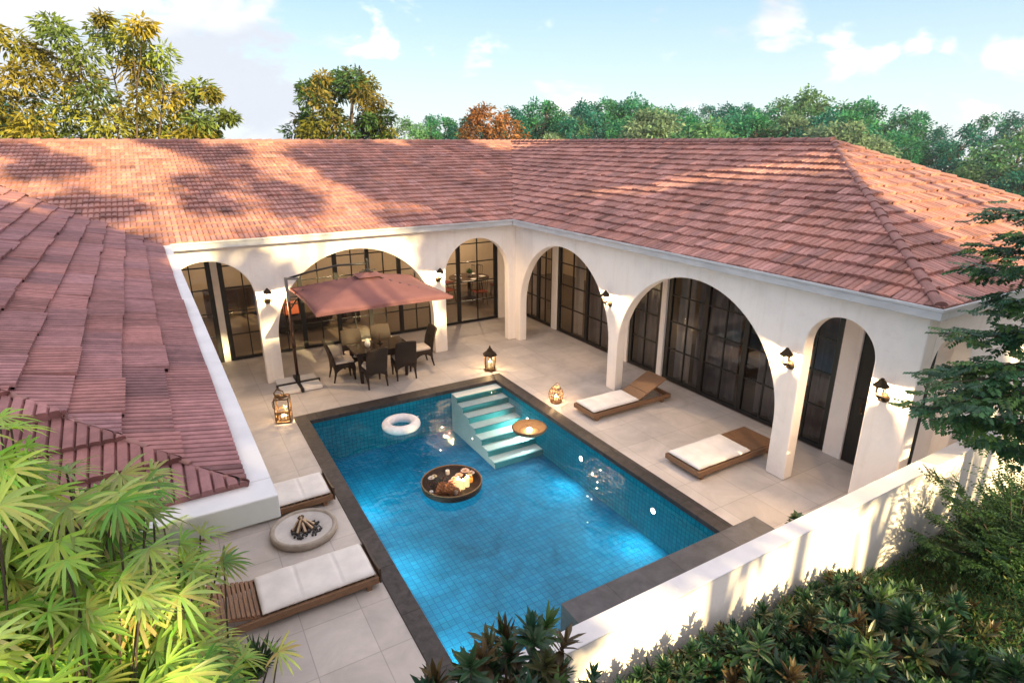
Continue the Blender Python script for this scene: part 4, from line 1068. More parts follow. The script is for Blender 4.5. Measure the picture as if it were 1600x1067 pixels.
def inner_lamp(x, y, z, p, label):
    o = empty('pendant_lamp', (x, y, z)); tag(o, label, 'lamp', 'pendant lamps in the rooms')
    b = MB(); b.tube([(0, 0, .2), (0, 0, 3.05-z)], .006, 6); b.build('cord', M['black'], o)
    b = MB(); b.lathe([(.05, .2), (.16, .06), (.19, 0)], 20); b.build('shade', M['bronze'], o, smooth=True)
    b = MB(); b.lathe([(0, -.02), (.04, .0), (.045, .05), (0, .1)], 12); b.build('bulb', E_WARM, o, smooth=True)
    lamp('room_glow', (x, y, z-.09), p, (1, .72, .44), .06)
inner_lamp(9.0, 18.4, 2.25, 60, 'bronze pendant lamp over the round indoor dining table')
inner_lamp(4.3, 18.0, 2.35, 34, 'bronze pendant lamp in the living room behind the parasol')
inner_lamp(.2, 18.0, 2.35, 28, 'bronze pendant lamp in the room behind the left arch')
inner_lamp(12.0, 13.2, 2.3, 15, 'bronze pendant lamp in the room behind the inner corner window')
inner_lamp(12.2, 7.8, 2.3, 3.5, 'bronze pendant lamp in the curtained bedroom')
rt = empty('round_table', (9.0, 18.3, 0)); tag(rt, 'dark round dining table laid with white plates, indoors behind the right back arch', 'table')
b = MB(); b.lathe([(0, .72), (.70, .72), (.70, .755), (0, .755)], 32); b.build('tabletop', M['iwood'], rt)
b = MB(); b.lathe([(.32, 0), (.30, .03), (.07, .08), (.06, .6), (.2, .72)], 20); b.build('pedestal', M['iwood'], rt, smooth=True)
def spindle_chair(loc, rz, label, first=[None]):
    if first[0]:
        c = copy_tree(first[0]); c.location = loc; c.rotation_euler.z = rz; c['label'] = label; return
    o = empty('spindle_chair', loc, rz); tag(o, label, 'chair', 'spindle back chairs round the indoor table')
    b = MB(); b.box((0, 0, .45), (.44, .42, .035)); b.build('seat', M['redcush'], o, bevel=.01)
    b = MB()
    for k in range(6): x = -.18+.072*k; b.tube([(x, -.19, .46), (x*1.08, -.25, .92)], .009, 5)
    b.tube([(-.215, -.25, .93), (0, -.275, .95), (.215, -.25, .93)], .022, 6); b.build('backrest', M['iwood'], o)
    for sx_ in (-1, 1):
        for sy_ in (-1, 1):
            b = MB(); b.tube([(sx_*.16, sy_*.15, .44), (sx_*.21, sy_*.2, 0)], .016, 6); b.build('leg', M['iwood'], o)
    first[0] = o
for k, lb in enumerate(('nearest the glass', 'on the left side', 'on the far left side', 'farthest from the glass', 'on the right side')):
    a_ = R(-95+72*-k); spindle_chair((9.0+.95*math.cos(a_), 18.3+.95*math.sin(a_), 0), a_+R(90), 'black spindle back chair at the indoor round table, '+lb)
for k in range(5):
    a_ = R(-95-72*k); b = MB(); b.lathe([(0, 0), (.06, .0), (.12, .018), (.125, .022), (.06, .01), (0, .008)], 20)
    tag(b.build('plate', M['vase'], smooth=True, loc=(9.0+.47*math.cos(a_), 18.3+.47*math.sin(a_), .756)), 'white plate laid on the dark indoor round table', 'plate', 'plates on the indoor table')
b = MB()
for k in range(120):
    a_ = rnd.uniform(0, 2*PI); el = rnd.uniform(.3, 1.4); l_ = rnd.uniform(.12, .24); d_ = Vector((math.cos(a_)*math.cos(el), math.sin(a_)*math.cos(el), math.sin(el)))*l_
    t_ = d_.cross(Vector((0, 0, 1))).normalized()*.016; c_ = Vector((0, 0, .10)); b.cc = (.04, .09, .035); b.quad(c_, c_+d_*.5-t_, c_+d_, c_+d_*.5+t_)
o = empty('potted_plant', (9.05, 18.35, .757)); tag(o, 'small leafy plant in the middle of the indoor dining table', 'plant')
b.build('leaves', M['leaf'], o); b = MB(); b.lathe([(0, 0), (.06, 0), (.075, .12), (0, .11)], 14); b.build('pot', M['vase'], o, smooth=True)
o = empty('wall_picture', (9.0, 20.28, 2.0)); tag(o, 'dark framed picture on the cream dining room wall', 'picture')
b = MB(); b.box((0, 0, 0), (1.3, .04, .7)); b.build('frame', M['iwood'], o); b = MB(); b.box((0, -.022, 0), (1.15, .01, .55)); b.build('canvas', M['sofa'], o)
so_ = empty('sofa', (3.6, 17.6, 0)); tag(so_, 'dark fabric sofa in the living room behind the big back arch', 'sofa')
b = MB(); b.box((0, 0, .22), (2.0, .85, .32)); b.build('seat', M['sofa'], so_, bevel=.05)
b = MB(); b.box((0, .42, .5), (2.0, .2, .75)); b.build('backrest', M['sofa'], so_, bevel=.06)
for s_ in (-1, 1): b = MB(); b.box((s_*1.08, .05, .34), (.2, .95, .6)); b.build('armrest', M['sofa'], so_, bevel=.05)
b = MB(); b.box((0, 0, 0), (.45, .16, .42), M=Matrix.Rotation(R(-22), 3, 'X')); tag(b.build('scatter_cushion', M['redcush'], bevel=.06, loc=(2.9, 17.75, .60)), 'rust coloured cushion on the dark living room sofa', 'cushion')
sb_ = empty('sideboard', (2.0, 20.0, 0)); tag(sb_, 'dark wooden sideboard against the living room back wall', 'sideboard')
b = MB(); b.box((0, 0, .5), (2.4, .45, .8)); b.build('body', M['iwood'], sb_, bevel=.01)
for k in range(4): b = MB(); b.box((-.9+.6*k, -.235, .5), (.56, .02, .7)); b.build('cabinet_door', M['iwood'], sb_, bevel=.006)
bd = empty('bed', (12.2, 7.6, 0)); tag(bd, 'bed with a pale cover in the curtained bedroom', 'bed')
b = MB(); b.box((0, 0, .2), (2.1, 1.9, .3)); b.build('base', M['iwood'], bd, bevel=.02); b = MB(); b.box((-.03, 0, .45), (2.0, 1.8, .22)); b.build('mattress', M['cushion'], bd, bevel=.06); b = MB(); b.box((1.08, 0, .6), (.1, 1.9, 1.1)); b.build('headboard', M['iwood'], bd, bevel=.02)

# ------------------------------------------------------------------ planting
def rdir(rg, up=0.0):
    while True:
        v = Vector((rg.uniform(-1, 1), rg.uniform(-1, 1), rg.uniform(-1, 1)))
        if .05 < v.length < 1: break
    v.normalize(); v.z += up; return v.normalized()
def leaf(mb, p, d, l, w_, c, nrm=None, fold=.0):
    t_ = d.cross(nrm if nrm is not None else Vector((0, 0, 1)))
    if t_.length < 1e-4: t_ = d.orthogonal()
    t_.normalize(); n_ = t_.cross(d)
    mb.cc = c
    a, b = p+d*l*.45+t_*w_*.5+n_*fold*w_, p+d*l*.45-t_*w_*.5+n_*fold*w_
    mb.quad(p, b, p+d*l-n_*fold*w_*.6, a)
def lance(mb, p, d, l, w_, c, droop=.3, segs=3, fold=.25, up=Vector((0, 0, 1))):
    """a long leaf of several segments, folded on its midrib and drooping"""
    t_ = d.cross(up)
    if t_.length < 1e-3: t_ = d.orthogonal()
    t_.normalize(); mb.cc = c; q = p.copy(); dd = d.copy(); rows = []
    for s in range(segs+1):
        f = s/segs; ww = w_*(.35+.9*math.sin(PI*min(1, .12+.80*f)))*(1 if s < segs else .04)
        n_ = t_.cross(dd).normalized()
        rows.append((q-t_*ww*.5+n_*fold*ww*.5, q.copy(), q+t_*ww*.5+n_*fold*ww*.5))
        dd = (dd+Vector((0, 0, -droop/segs))).normalized(); q = q+dd*l/segs
    for a, b in zip(rows, rows[1:]):
        n = len(mb.v); mb.v += [tuple(x) for x in a]+[tuple(x) for x in b]
        mb.face(n, n+1, n+4, n+3); mb.face(n+1, n+2, n+5, n+4)
def cvar(rg, cols, v=.25):
    c = rg.choice(cols); k = max(.4, rg.gauss(1, v)); return tuple(x*k for x in c)

def clump_tree(clumps, trunk_h, cols, leaf_l, leaf_w, per, rg, trunk_r=.16, droop=.5, fork=.5, nodes=6, spread=1.0, flat=.75):
    """returns (trunk MB, crown MB); clumps are (x,y,z,r) about the tree's foot"""
    tk, cr = MB(), MB()
    top = max(c[2] for c in clumps); cxm = sum(c[0] for c in clumps)/len(clumps); cym = sum(c[1] for c in clumps)/len(clumps)
    main = [Vector((0, 0, -.5)), Vector((rg.uniform(-.1, .1), rg.uniform(-.1, .1), trunk_h*.5)), Vector((cxm*.1, cym*.1, trunk_h))]
    tk.tube(main, [trunk_r*1.35, trunk_r*1.05, trunk_r*.9], 8)
    limbs = []
    for k in range(nodes):
        a = 2*PI*k/nodes+rg.uniform(-.3, .3); rr = max(abs(c[0]-cxm) for c in clumps)*.42*spread*rg.uniform(.5, 1.1)
        zt = trunk_h+(top-trunk_h)*rg.uniform(.25, .8)
        e = Vector((cxm*.6+rr*math.cos(a), cym*.6+rr*math.sin(a), zt)); m_ = (main[-1]+e)*.5+Vector((rg.uniform(-.2, .2), rg.uniform(-.2, .2), -.1*(zt-trunk_h)))
        tk.tube([main[-1]-Vector((0, 0, .1)), m_, e], [trunk_r*.7, trunk_r*.48, trunk_r*.28], 6); limbs += [m_, e]
    limbs.append(main[-1])
    for (x, y, z, r) in clumps:
        c = Vector((x, y, z))
        b = min(limbs, key=lambda p: (p-c).length+(2.0 if p.z > c.z+.3 else 0))
        m_ = (b+c)*.5+Vector((rg.uniform(-.15, .15), rg.uniform(-.15, .15), rg.uniform(-.1, .25)))*max(.3, r)
        tk.tube([b, m_, c], [trunk_r*.24, trunk_r*.15, trunk_r*.06], 5, cap=False)
        cc0 = cvar(rg, cols, .22)
        for _ in range(per):
            d = rdir(rg, .15); q = r*(rg.random()**.45)
            p = c+Vector((d.x*q, d.y*q, d.z*q*flat))
            o = Vector((d.x, d.y, d.z*.6))+rdir(rg)*.7; o.z -= droop; o.normalize()
            k = max(.45, rg.gauss(1, .22))
            leaf(cr, p, o, leaf_l*rg.uniform(.7, 1.25), leaf_w*rg.uniform(.8, 1.2), tuple(v*k for v in cc0), nrm=rdir(rg, 1.2), fold=.15)
    return tk, cr
def plant_tree(name, loc, tk, cr, label, cat='tree', group=None, lm='leaf'):
    o = empty(name, loc); tag(o, label, cat, group)
    tk.build('trunk', M['bark'], o, smooth=True); cr.build('crown', M[lm], o); return o

rg = random.Random(21)
# the large yellow-green tree at the left
PXC = [(37, 52, 26), (62, 62, 26), (84, 74, 20), (117, 32, 22), (128, 52, 26), (118, 82, 30), (187, 32, 26), (193, 14, 12), (205, 58, 32), (230, 40, 26), (247, 32, 20), (266, 70, 26), (236, 70, 32), (158, 82, 32), (148, 108, 30),
       (83, 106, 30), (54, 118, 30), (20, 142, 32), (2, 165, 30), (43, 158, 34), (77, 143, 32), (117, 124, 32), (162, 140, 32), (134, 162, 34), (100, 174, 34), (67, 187, 32), (40, 196, 24), (134, 200, 34), (168, 187, 34), (187, 167, 30),
       (220, 153, 32), (240, 120, 32), (227, 93, 32), (253, 101, 30), (264, 143, 32), (300, 129, 24), (326, 124, 22), (338, 132, 16), (290, 155, 28), (310, 177, 28), (348, 168, 24), (366, 170, 14), (327, 188, 24), (284, 193, 32), (250, 180, 34), (217, 187, 34), (233, 208, 30), (183, 208, 30), (293, 212, 28), (100, 208, 30), (330, 205, 22), (60, 210, 26), (150, 215, 30), (15, 200, 24)]
cl = []
for x, y, r in PXC: cl.append(((x-190)*.0226, rg.uniform(-1.9, 1.9)*(1-abs(x-190)/260), 5.05+(222-y)*.0225+3.0, r*.024))
for _ in range(14): cl.append((rg.uniform(-2.8, 2.8), rg.uniform(-2, 2), rg.uniform(6.3, 8.4), .8))
tk, cr = clump_tree(cl, 4.6, [(.25, .205, .03), (.18, .19, .03), (.12, .16, .03), (.24, .21, .03), (.08, .12, .03), (.21, .19, .03)], .30, .10, 215, rg, .11, .6, nodes=7)
plant_tree('broadleaf_tree', (-.65, 30.0, -3.0), tk, cr, 'tall spreading yellow green tree rising behind the roof on the left')
# second tree
cl = []
for _ in range(64):
    a = rg.uniform(0, 2*PI); u = rg.uniform(-.9, 1); r_ = math.sqrt(max(0, 1-u*u))*rg.uniform(.55, 1)
    cl.append((3.75*r_*math.cos(a), 3.0*r_*math.sin(a), 6.9+3.3*u*(1-.12*abs(r_)), rg.uniform(.55, .95)))
tk, cr = clump_tree(cl, 4.2, [(.13, .13, .02), (.06, .11, .022), (.045, .10, .028), (.16, .13, .024)], .40, .14, 180, rg, .2, .4, nodes=7)
plant_tree('round_tree', (12.0, 43.4, -.6), tk, cr, 'rounded green tree behind the roof, yellowing at its top')
cl = []
for _ in range(60):
    a = rg.uniform(0, 2*PI); u = rg.uniform(-.8, 1); r_ = math.sqrt(max(0, 1-u*u))*rg.uniform(.5, 1)
    cl.append((4.1*r_*math.cos(a), 3.2*r_*math.sin(a), 6.4+2.6*u, rg.uniform(.6, 1.1)))
tk, cr = clump_tree(cl, 3.4, [(.22, .085, .022), (.17, .075, .022), (.26, .11, .03), (.13, .08, .025)], .5, .2, 52, rg, .2, .3, nodes=7)
plant_tree('autumn_tree', (33.3, 61.6, -.4), tk, cr, 'orange brown autumn tree at the foot of the wooded hill')

# wooded hill: each tree its own object, copied from a few kinds
def forest_kind(rx, rz, hz, cols, seed, nclump=46, per=76):
    rg = random.Random(seed); cl = []
    for _ in range(nclump):
        a = rg.uniform(0, 2*PI); u = rg.uniform(-.75, 1); r_ = math.sqrt(max(0, 1-u*u))*rg.uniform(.62, 1)
        wob = 1+.18*math.sin(3*a+seed)
        cl.append((rx*wob*r_*math.cos(a), rx*wob*r_*math.sin(a), hz+rz*u*(1+.1*math.sin(2*a+seed)), rx*rg.uniform(.20, .34)))
    return clump_tree(cl, hz-rz*.7, cols, rx*.125, rx*.068, per, rg, .22, .25, nodes=6, flat=.8)
G1 = [(.03, .15, .07), (.05, .19, .075), (.022, .125, .075)]; G2 = [(.012, .10, .08), (.02, .125, .085)]; G3 = [(.10, .21, .085), (.125, .23, .10), (.08, .19, .085)]; G4 = [(.14, .20, .12), (.12, .19, .105)]
KIND = [forest_kind(4.6, 4.2, 7.6, G1, 1), forest_kind(4.0, 4.9, 7.4, G2, 2), forest_kind(5.0, 3.8, 7.4, G3, 3), forest_kind(3.4, 4.6, 6.6, G1, 4), forest_kind(4.2, 3.5, 8.4, G4, 5), forest_kind(3.0, 3.0, 8.6, G2, 6, 30)]
KL = ['mid green rounded tree in the wood on the hill', 'dark bluish green tall tree in the wood on the hill', 'light green broad tree in the wood on the hill', 'slender mid green tree in the wood on the hill', 'pale olive tree in the wood on the hill', 'dark tree with a high small crown standing out of the wood']
proto = {}
def forest_tree(k, loc, s_, rz):
    if k not in proto:
        o = plant_tree('forest_tree', loc, KIND[k][0], KIND[k][1], KL[k], 'tree', 'trees of the wooded hill'); proto[k] = o
    else: o = copy_tree(proto[k])
    o.location = loc; o.scale = (s_, s_, s_*rg.uniform(.92, 1.12)); o.rotation_euler.z = rz
for d, step, p0, p1 in ((128, 58, 828, 1660), (116, 62, 850, 1680), (104, 66, 838, 1660), (92, 66, 860, 1680), (80, 74, 880, 1690), (69, 84, 1040, 1700), (60, 96, 1290, 1720), (52, 110, 1380, 1740), (74, 70, 1250, 1720), (64, 80, 1330, 1720), (98, 60, 1180, 1700)):
    px = p0+rg.uniform(0, 30)
    while px < p1:
        a = az_px(px); dd = d+rg.uniform(-4, 4); hgt = hill_h(a, dd)
        k = rg.choice((0, 0, 1, 1, 2, 2, 3, 4) if d < 110 else (0, 0, 1, 1, 2, 3, 5))
        h0 = 11.6; s_ = rg.uniform(.82, 1.10)*(1 if d > 75 else .85)
        forest_tree(k, (math.sin(a)*dd, math.cos(a)*dd, hgt-.2), s_, rg.uniform(0, 6.28))
        px += step*rg.uniform(.7, 1.25)
# bushes behind the roof left of the autumn tree, and two dark ones at the far left
def small_tree(px, py, d, k, s_):
    a = az_px(px); dv = pix_dir(px, py); top = H+dv.z/math.hypot(dv.x, dv.y)*d
    forest_tree(k, (math.sin(a)*d, math.cos(a)*d, top-11.6*s_), s_, rg.uniform(0, 6))
for px, py, d, k, s_ in ((640, 195, 84, 2, .6), (672, 190, 88, 3, .6), (690, 182, 92, 0, .7), (735, 190, 86, 1, .7), (800, 180, 96, 1, .75), (840, 172, 100, 0, .8), (20, 188, 60, 1, .6), (-20, 186, 62, 1, .7), (320, 208, 70, 1, .5), (60, 200, 64, 1, .5), (880, 176, 104, 2, .8)):
    small_tree(px, py, d, k, s_)

# trees of the garden behind the viewpoint, whose shade dapples walls and roofs
sh_rg = random.Random(5)
def shade_tree(loc, z0, z1, rad, label, seed, n=46, per=60, ll=.55):
    rg = random.Random(seed); cl = []; zc, zh = (z0+z1)/2+.45, (z1-z0)/2
    for _ in range(n):
        a = rg.uniform(0, 2*PI); u = rg.uniform(-1, 1); r_ = math.sqrt(max(0, 1-u*u*.8))*rg.uniform(.2, 1)
        cl.append((rad*r_*math.cos(a), rad*.8*r_*math.sin(a), zc+zh*u, rad*rg.uniform(.16, .28)))
    tk, cr = clump_tree(cl, z0*.75, [(.05, .09, .025), (.07, .10, .03)], ll, ll*.42, per, rg, .13, .3, nodes=6)
    return plant_tree('garden_tree', loc, tk, cr, label, 'tree', 'garden trees outside the white wall')
SHADE = [(-3.2, -12, 9.2, 15.3, 2.2, 80, 110), (.0, -12, 9.2, 15.3, 2.1, 80, 110), (3.5, -12, 10.0, 15.0, 1.6, 60, 110), (5.0, -12.6, 11.2, 14.4, 1.35, 50, 110),
         (5.6, -12, 7.7, 10.9, 1.5, 36, 90), (8.1, -12, 8.0, 11.0, 1.6, 40, 90), (10.8, -12, 8.05, 11.0, 1.6, 40, 90), (13.3, -12, 8.0, 11.2, 1.6, 44, 90), (16.4, -12, 7.0, 9.0, 1.6, 26, 70),
         (13.7, -12.4, 11.4, 13.3, 1.15, 36, 110), (14.5, -15.5, 13.7, 20.4, 2.3, 60, 110), (18.2, -15.5, 15.4, 20.4, 2.3, 60, 110), (6.0, -14.5, 15.6, 20.0, 1.3, 7, 150), (9.9, -14.5, 15.2, 20.5, 1.5, 10, 150), (8.4, -13.5, 13.2, 14.2, 1.3, 5, 90)]
for i, (x, y, z0, z1, r_, n_, per_) in enumerate(SHADE):
    shade_tree((x, y, -.45), z0, z1, r_, 'leafy garden tree outside the white wall casting dappled shade', 300+i, n_, per_)

# palms at the left
def fan(mb, st, foot, p, face, size, rg, cols):
    st.tube([foot, (foot+p)*.5+Vector((rg.uniform(-.05, .05), rg.uniform(-.05, .05), .08)), p], [.008, .006, .004], 5)
    face = face.normalized(); u = face.cross(Vector((0, 0, 1)))
    if u.length < .1: u = Vector((1, 0, 0))
    u.normalize(); v = u.cross(face).normalized(); k = rg.randint(9, 13); cb = cvar(rg, cols, .18); sp = rg.uniform(1.05, 1.35)*PI
    for i in range(k):
        an = -sp/2+sp*i/(k-1)+rg.uniform(-.06, .06)
        d = (u*math.sin(an)-v*math.cos(an)*.9+face*.42).normalized()
        c = tuple(x*rg.uniform(.82, 1.2) for x in cb)
        lance(mb, p, d, size*rg.uniform(.85, 1.08)*(1-.12*abs(an)/1.9), size*.072, c, rg.uniform(.45, .85), 4, .3, face)
def palm(loc, h, n, label, seed, cols, rad=.45, zspan=1.5, size=.172):
    rg = random.Random(seed); o = empty('bamboo_palm', loc); tag(o, label, 'palm', 'bamboo palms at the villa corner'); fr, st = MB(), MB(); canes = []
    for k in range(6):
        a = rg.uniform(0, 6.28); r_ = rg.uniform(.05, rad*.6); hh = h*rg.uniform(.7, 1)
        c = [Vector((r_*.4*math.cos(a), r_*.4*math.sin(a), -.3)), Vector((r_*.7*math.cos(a), r_*.7*math.sin(a), hh*.5)), Vector((r_*math.cos(a), r_*math.sin(a), hh*.92))]
        st.tube(c, [.016, .014, .010], 6); canes.append(c)
    for k in range(n):
        c = rg.choice(canes); f = rg.uniform(0, 1); foot = c[1].lerp(c[2], f)
        a = rg.uniform(0, 6.28); out = rg.uniform(.2, 1)*rad
        p = Vector((c[2].x+out*math.cos(a), c[2].y+out*math.sin(a), h-zspan*rg.random()**1.3*1.0+.12))
        face = Vector((math.cos(a)*.6, math.sin(a)*.6-.25, 1.0))+rdir(rg)*.35
        fan(fr, st, foot, p, face, size*rg.uniform(.8, 1.15), rg, cols)
    fr.build('fronds', M['palm'], o); st.build('canes', M['bark'], o)
LIME = [(.40, .54, .09), (.32, .49, .08), (.48, .57, .16), (.24, .40, .07)]; MIDG = [(.27, .42, .08), (.33, .47, .10), (.42, .52, .16), (.13, .25, .05)]; OLV = [(.45, .44, .16), (.38, .42, .13), (.30, .39, .11)]
palm((-.95, 2.78, -.4), 4.42, 166, 'bright lime bamboo palm at the left edge in front of the roof', 31, LIME, .36, 1.3)
palm((-.62, 2.82, -.4), 4.15, 216, 'yellowish bamboo palm below the near roof hip', 32, OLV+MIDG, .36, 1.2)
palm((-.30, 2.80, -.4), 3.6, 197, 'thin green bamboo palm reaching towards the gutter corner', 33, MIDG+OLV, .30, 1.1)
palm((-.82, 2.45, -.4), 3.85, 226, 'dense green bamboo palm in the lower left corner', 34, MIDG+LIME, .38, 1.4)
palm((-.46, 2.42, -.4), 3.5, 226, 'green bamboo palm in the middle of the clump with broad fans', 35, MIDG, .36, 1.4)
palm((-.19, 2.62, -.4), 3.1, 176, 'green bamboo palm beside the slatted lounger headrest', 36, MIDG+OLV, .26, 1.3)
palm((-.52, 2.1, -.4), 3.4, 197, 'lowest green bamboo palm at the bottom edge', 37, MIDG, .36, 1.2)
# spiky tuft on the paving
b = MB(); rg = random.Random(8)
for k in range(130):
    a = rg.uniform(0, 6.28); el = rg.uniform(.25, 1.45); d = Vector((math.cos(a)*math.cos(el), math.sin(a)*math.cos(el), math.sin(el)))
    lance(b, Vector((rg.gauss(0, .04), rg.gauss(0, .04), .06)), d, rg.uniform(.22, .36), .022, cvar(rg, [(.02, .05, .02), (.03, .075, .025), (.05, .09, .03)]), .35, 3)
o = empty('spiky_tuft', (.12, 5.42, .0)); tag(o, 'dark green spiky grass tuft standing on the paving beside the palms', 'plant'); b.build('blades', M['leafgloss'], o)
b = MB(); b.lathe([(0, .0), (.09, 0), (.11, .09), (.09, .08), (0, .07)], 14); b.build('root_ball', M['soil'], o, smooth=True)

# rosette shrubs along the foot of the white wall
def rosette_shrub_parts(seed, h, rad, n, cols, ll=.165):
    rg = random.Random(seed); lf, st = MB(), MB()
    for k in range(n):
        a = rg.uniform(0, 6.28); r_ = rad*math.sqrt(rg.random()); z = h*(1-.42*(r_/rad)**2)*rg.uniform(.62, 1.0) if k > n*.3 else h*(1-.4*(r_/rad)**2)
        p = Vector((r_*math.cos(a), r_*math.sin(a), z)); ax = Vector((math.cos(a)*.5*r_/rad, math.sin(a)*.5*r_/rad, 1))+rdir(rg)*.25; ax.normalize()
        st.tube([Vector((r_*.1*math.cos(a), r_*.1*math.sin(a), -1.6)), Vector((r_*.2*math.cos(a), r_*.2*math.sin(a), 0)), Vector((r_*.6*math.cos(a), r_*.6*math.sin(a), z*.5)), p], [.016, .013, .009, .005], 5)
        u = ax.orthogonal().normalized(); v = ax.cross(u); cb = cvar(rg, cols, .2)
        for i in range(rg.randint(12, 17)):
            an = i*2.4+rg.uniform(-.2, .2); el = .28+1.05*(i/16)+rg.uniform(-.12, .15)
            d = (u*math.cos(an)+v*math.sin(an))*math.cos(el)+ax*math.sin(el)
            q = p-ax*(.10*(1-i/16)); kk = rg.uniform(.7, 1.3)
            lance(lf, q, d.normalized(), ll*rg.uniform(.75, 1.15), ll*.20, tuple(x*kk for x in cb), .12, 3, .30, ax)
        for i in range(6):     # older leaves lower on the stem
            f = rg.uniform(.5, .9); q = Vector((r_*.6*math.cos(a), r_*.6*math.sin(a), z*.5)).lerp(p, f); an = rg.uniform(0, 6.28)
            lance(lf, q, Vector((math.cos(an), math.sin(an), .25)).normalized(), ll, ll*.24, tuple(x*.8 for x in cb), .4, 3)
    return lf, st
DKG = [(.018, .055, .022), (.026, .068, .028), (.034, .08, .026), (.02, .06, .036), (.05, .10, .028)]; BRZ = DKG+[(.03, .07, .03), (.05, .055, .02), (.065, .045, .02)]
SP = [rosette_shrub_parts(41, 1.0, .42, 26, DKG), rosette_shrub_parts(42, 1.0, .45, 28, BRZ), rosette_shrub_parts(43, 1.0, .38, 22, DKG+BRZ), rosette_shrub_parts(44, 1.0, .40, 20, BRZ, .19), rosette_shrub_parts(45, 1.0, .44, 30, DKG, .135)]
sproto = {}
def shrub(k, loc, s_, rz, label, hz=1.0):
    if k not in sproto:
        o = empty('rosette_shrub', loc); lf, st = SP[k]; lf.build('leaves', M['leafgloss'], o); st.build('stems', M['bark'], o); sproto[k] = o
    else: o = copy_tree(sproto[k])
    o.location = loc; o.scale = (s_, s_, s_*hz); o.rotation_euler.z = rz; tag(o, label, 'shrub', 'rosette leaved shrubs along the white wall')
rg = random.Random(77)
for x, y, h in ((1.32, 2.72, 1.98), (1.72, 2.74, 2.02), (1.02, 2.70, 1.82), (2.05, 2.62, 1.55), (1.5, 2.45, 1.85), (.95, 2.4, 2.0)):
    shrub(rg.randint(0, 4), (x, y, h-1.0), 1.0, rg.uniform(0, 6), 'dark rosette shrub over the pool end of the white wall')
rg = random.Random(78)
x = 2.7
while x < 6.4:
    tz = .96-.10*max(0, x-3.2)-.06*rg.random()
    shrub(rg.randint(0, 4), (x, 2.76-.03*rg.random(), tz-.62), .62, rg.uniform(0, 6), 'small dark rosette shrub in the row against the sunlit side of the wall'); x += .27
for yy, z0, st_ in ((2.40, .86, .40), (2.0, .84, .44), (1.6, .84, .48), (1.15, .90, .52)):
    x = 2.3
    while x < 6.9-.2*(2.45-yy):
        tz = z0-.13*max(0, x-3.6)+rg.uniform(-.14, .16)
        shrub(rg.randint(0, 4), (x, yy+rg.uniform(-.1, .1), tz-.92), rg.uniform(.72, 1.08), rg.uniform(0, 6), 'dark glossy rosette shrub in the thick foreground hedge'); x += st_*rg.uniform(.85, 1.15)
# sapling behind the wall by the stone ledge
b = MB(); s_ = MB()
for k in range(9):
    a = rg.uniform(0, 6.28); p = Vector((.14*math.cos(a)*rg.random(), .14*math.sin(a)*rg.random(), rg.uniform(.12, .34))); s_.tube([(0, 0, 0), p*.6, p], .006, 5)
    for i in range(9):
        an = rg.uniform(0, 6.28); lance(b, p, Vector((math.cos(an), math.sin(an), rg.uniform(-.1, .8))).normalized(), .10, .04, cvar(rg, DKG), .25, 2)
o = empty('small_sapling', (6.95, 4.0, 0)); tag(o, 'small dark leaved sapling beside the grey stone ledge', 'plant'); b.build('leaves', M['leafgloss'], o); s_.build('stems', M['bark'], o)

# ground cover, grass
def cover(name, label, area, n, cols, l_, w_, seed, hgt, el=(.2, 1.3), cat='ground cover', mat='leaf'):
    rg = random.Random(seed); b = MB(); k = 0
    while k < n:
        x, y = rg.uniform(area[0], area[1]), rg.uniform(area[2], area[3])
        m_ = mnoise.noise((x*1.3, y*1.3, seed)); 
        z = g_height(x, y)+max(0, hgt*(.55+.6*m_)*rg.random()**.35)
        a = rg.uniform(0, 6.28); e = rg.uniform(*el); d = Vector((math.cos(a)*math.cos(e), math.sin(a)*math.cos(e), math.sin(e)))
        leaf(b, Vector((x, y, z)), d, l_*rg.uniform(.6, 1.3), w_, cvar(rg, cols, .3), nrm=rdir(rg, .5), fold=.2); k += 1
    tag(b.build(name, M[mat]), label, cat, kind='stuff')
cover('ground_cover', 'fine dark green ground cover on the bank below the wall', (5.3, 10.5, .9, 3.02), 26000, [(.04, .105, .033), (.055, .125, .038), (.03, .085, .033), (.11, .13, .04)], .075, .022, 51, .42)
cover('tall_grass', 'blades of green grass at the right edge of the bank', (8.0, 11.5, 1.1, 2.0), 4200, [(.05, .13, .04), (.04, .10, .03), (.07, .15, .04)], .34, .016, 52, .12, (.9, 1.5), 'grass')
cover('sunlit_tint_grass', 'patch of twigs and grass on the bank, sunlight painted in as orange brown', (7.4, 9.6, 1.0, 1.6), 1500, [(.26, .15, .04), (.20, .13, .05), (.12, .11, .04)], .15, .012, 53, .45, (.1, 1.2), 'grass')  # orange sunlight on the bank put into the blade colours
cover('leaf_litter', 'low dark leaves covering the soil under the shrubs', (.0, 6.5, .3, 3.0), 9000, DKG, .12, .035, 54, .35)

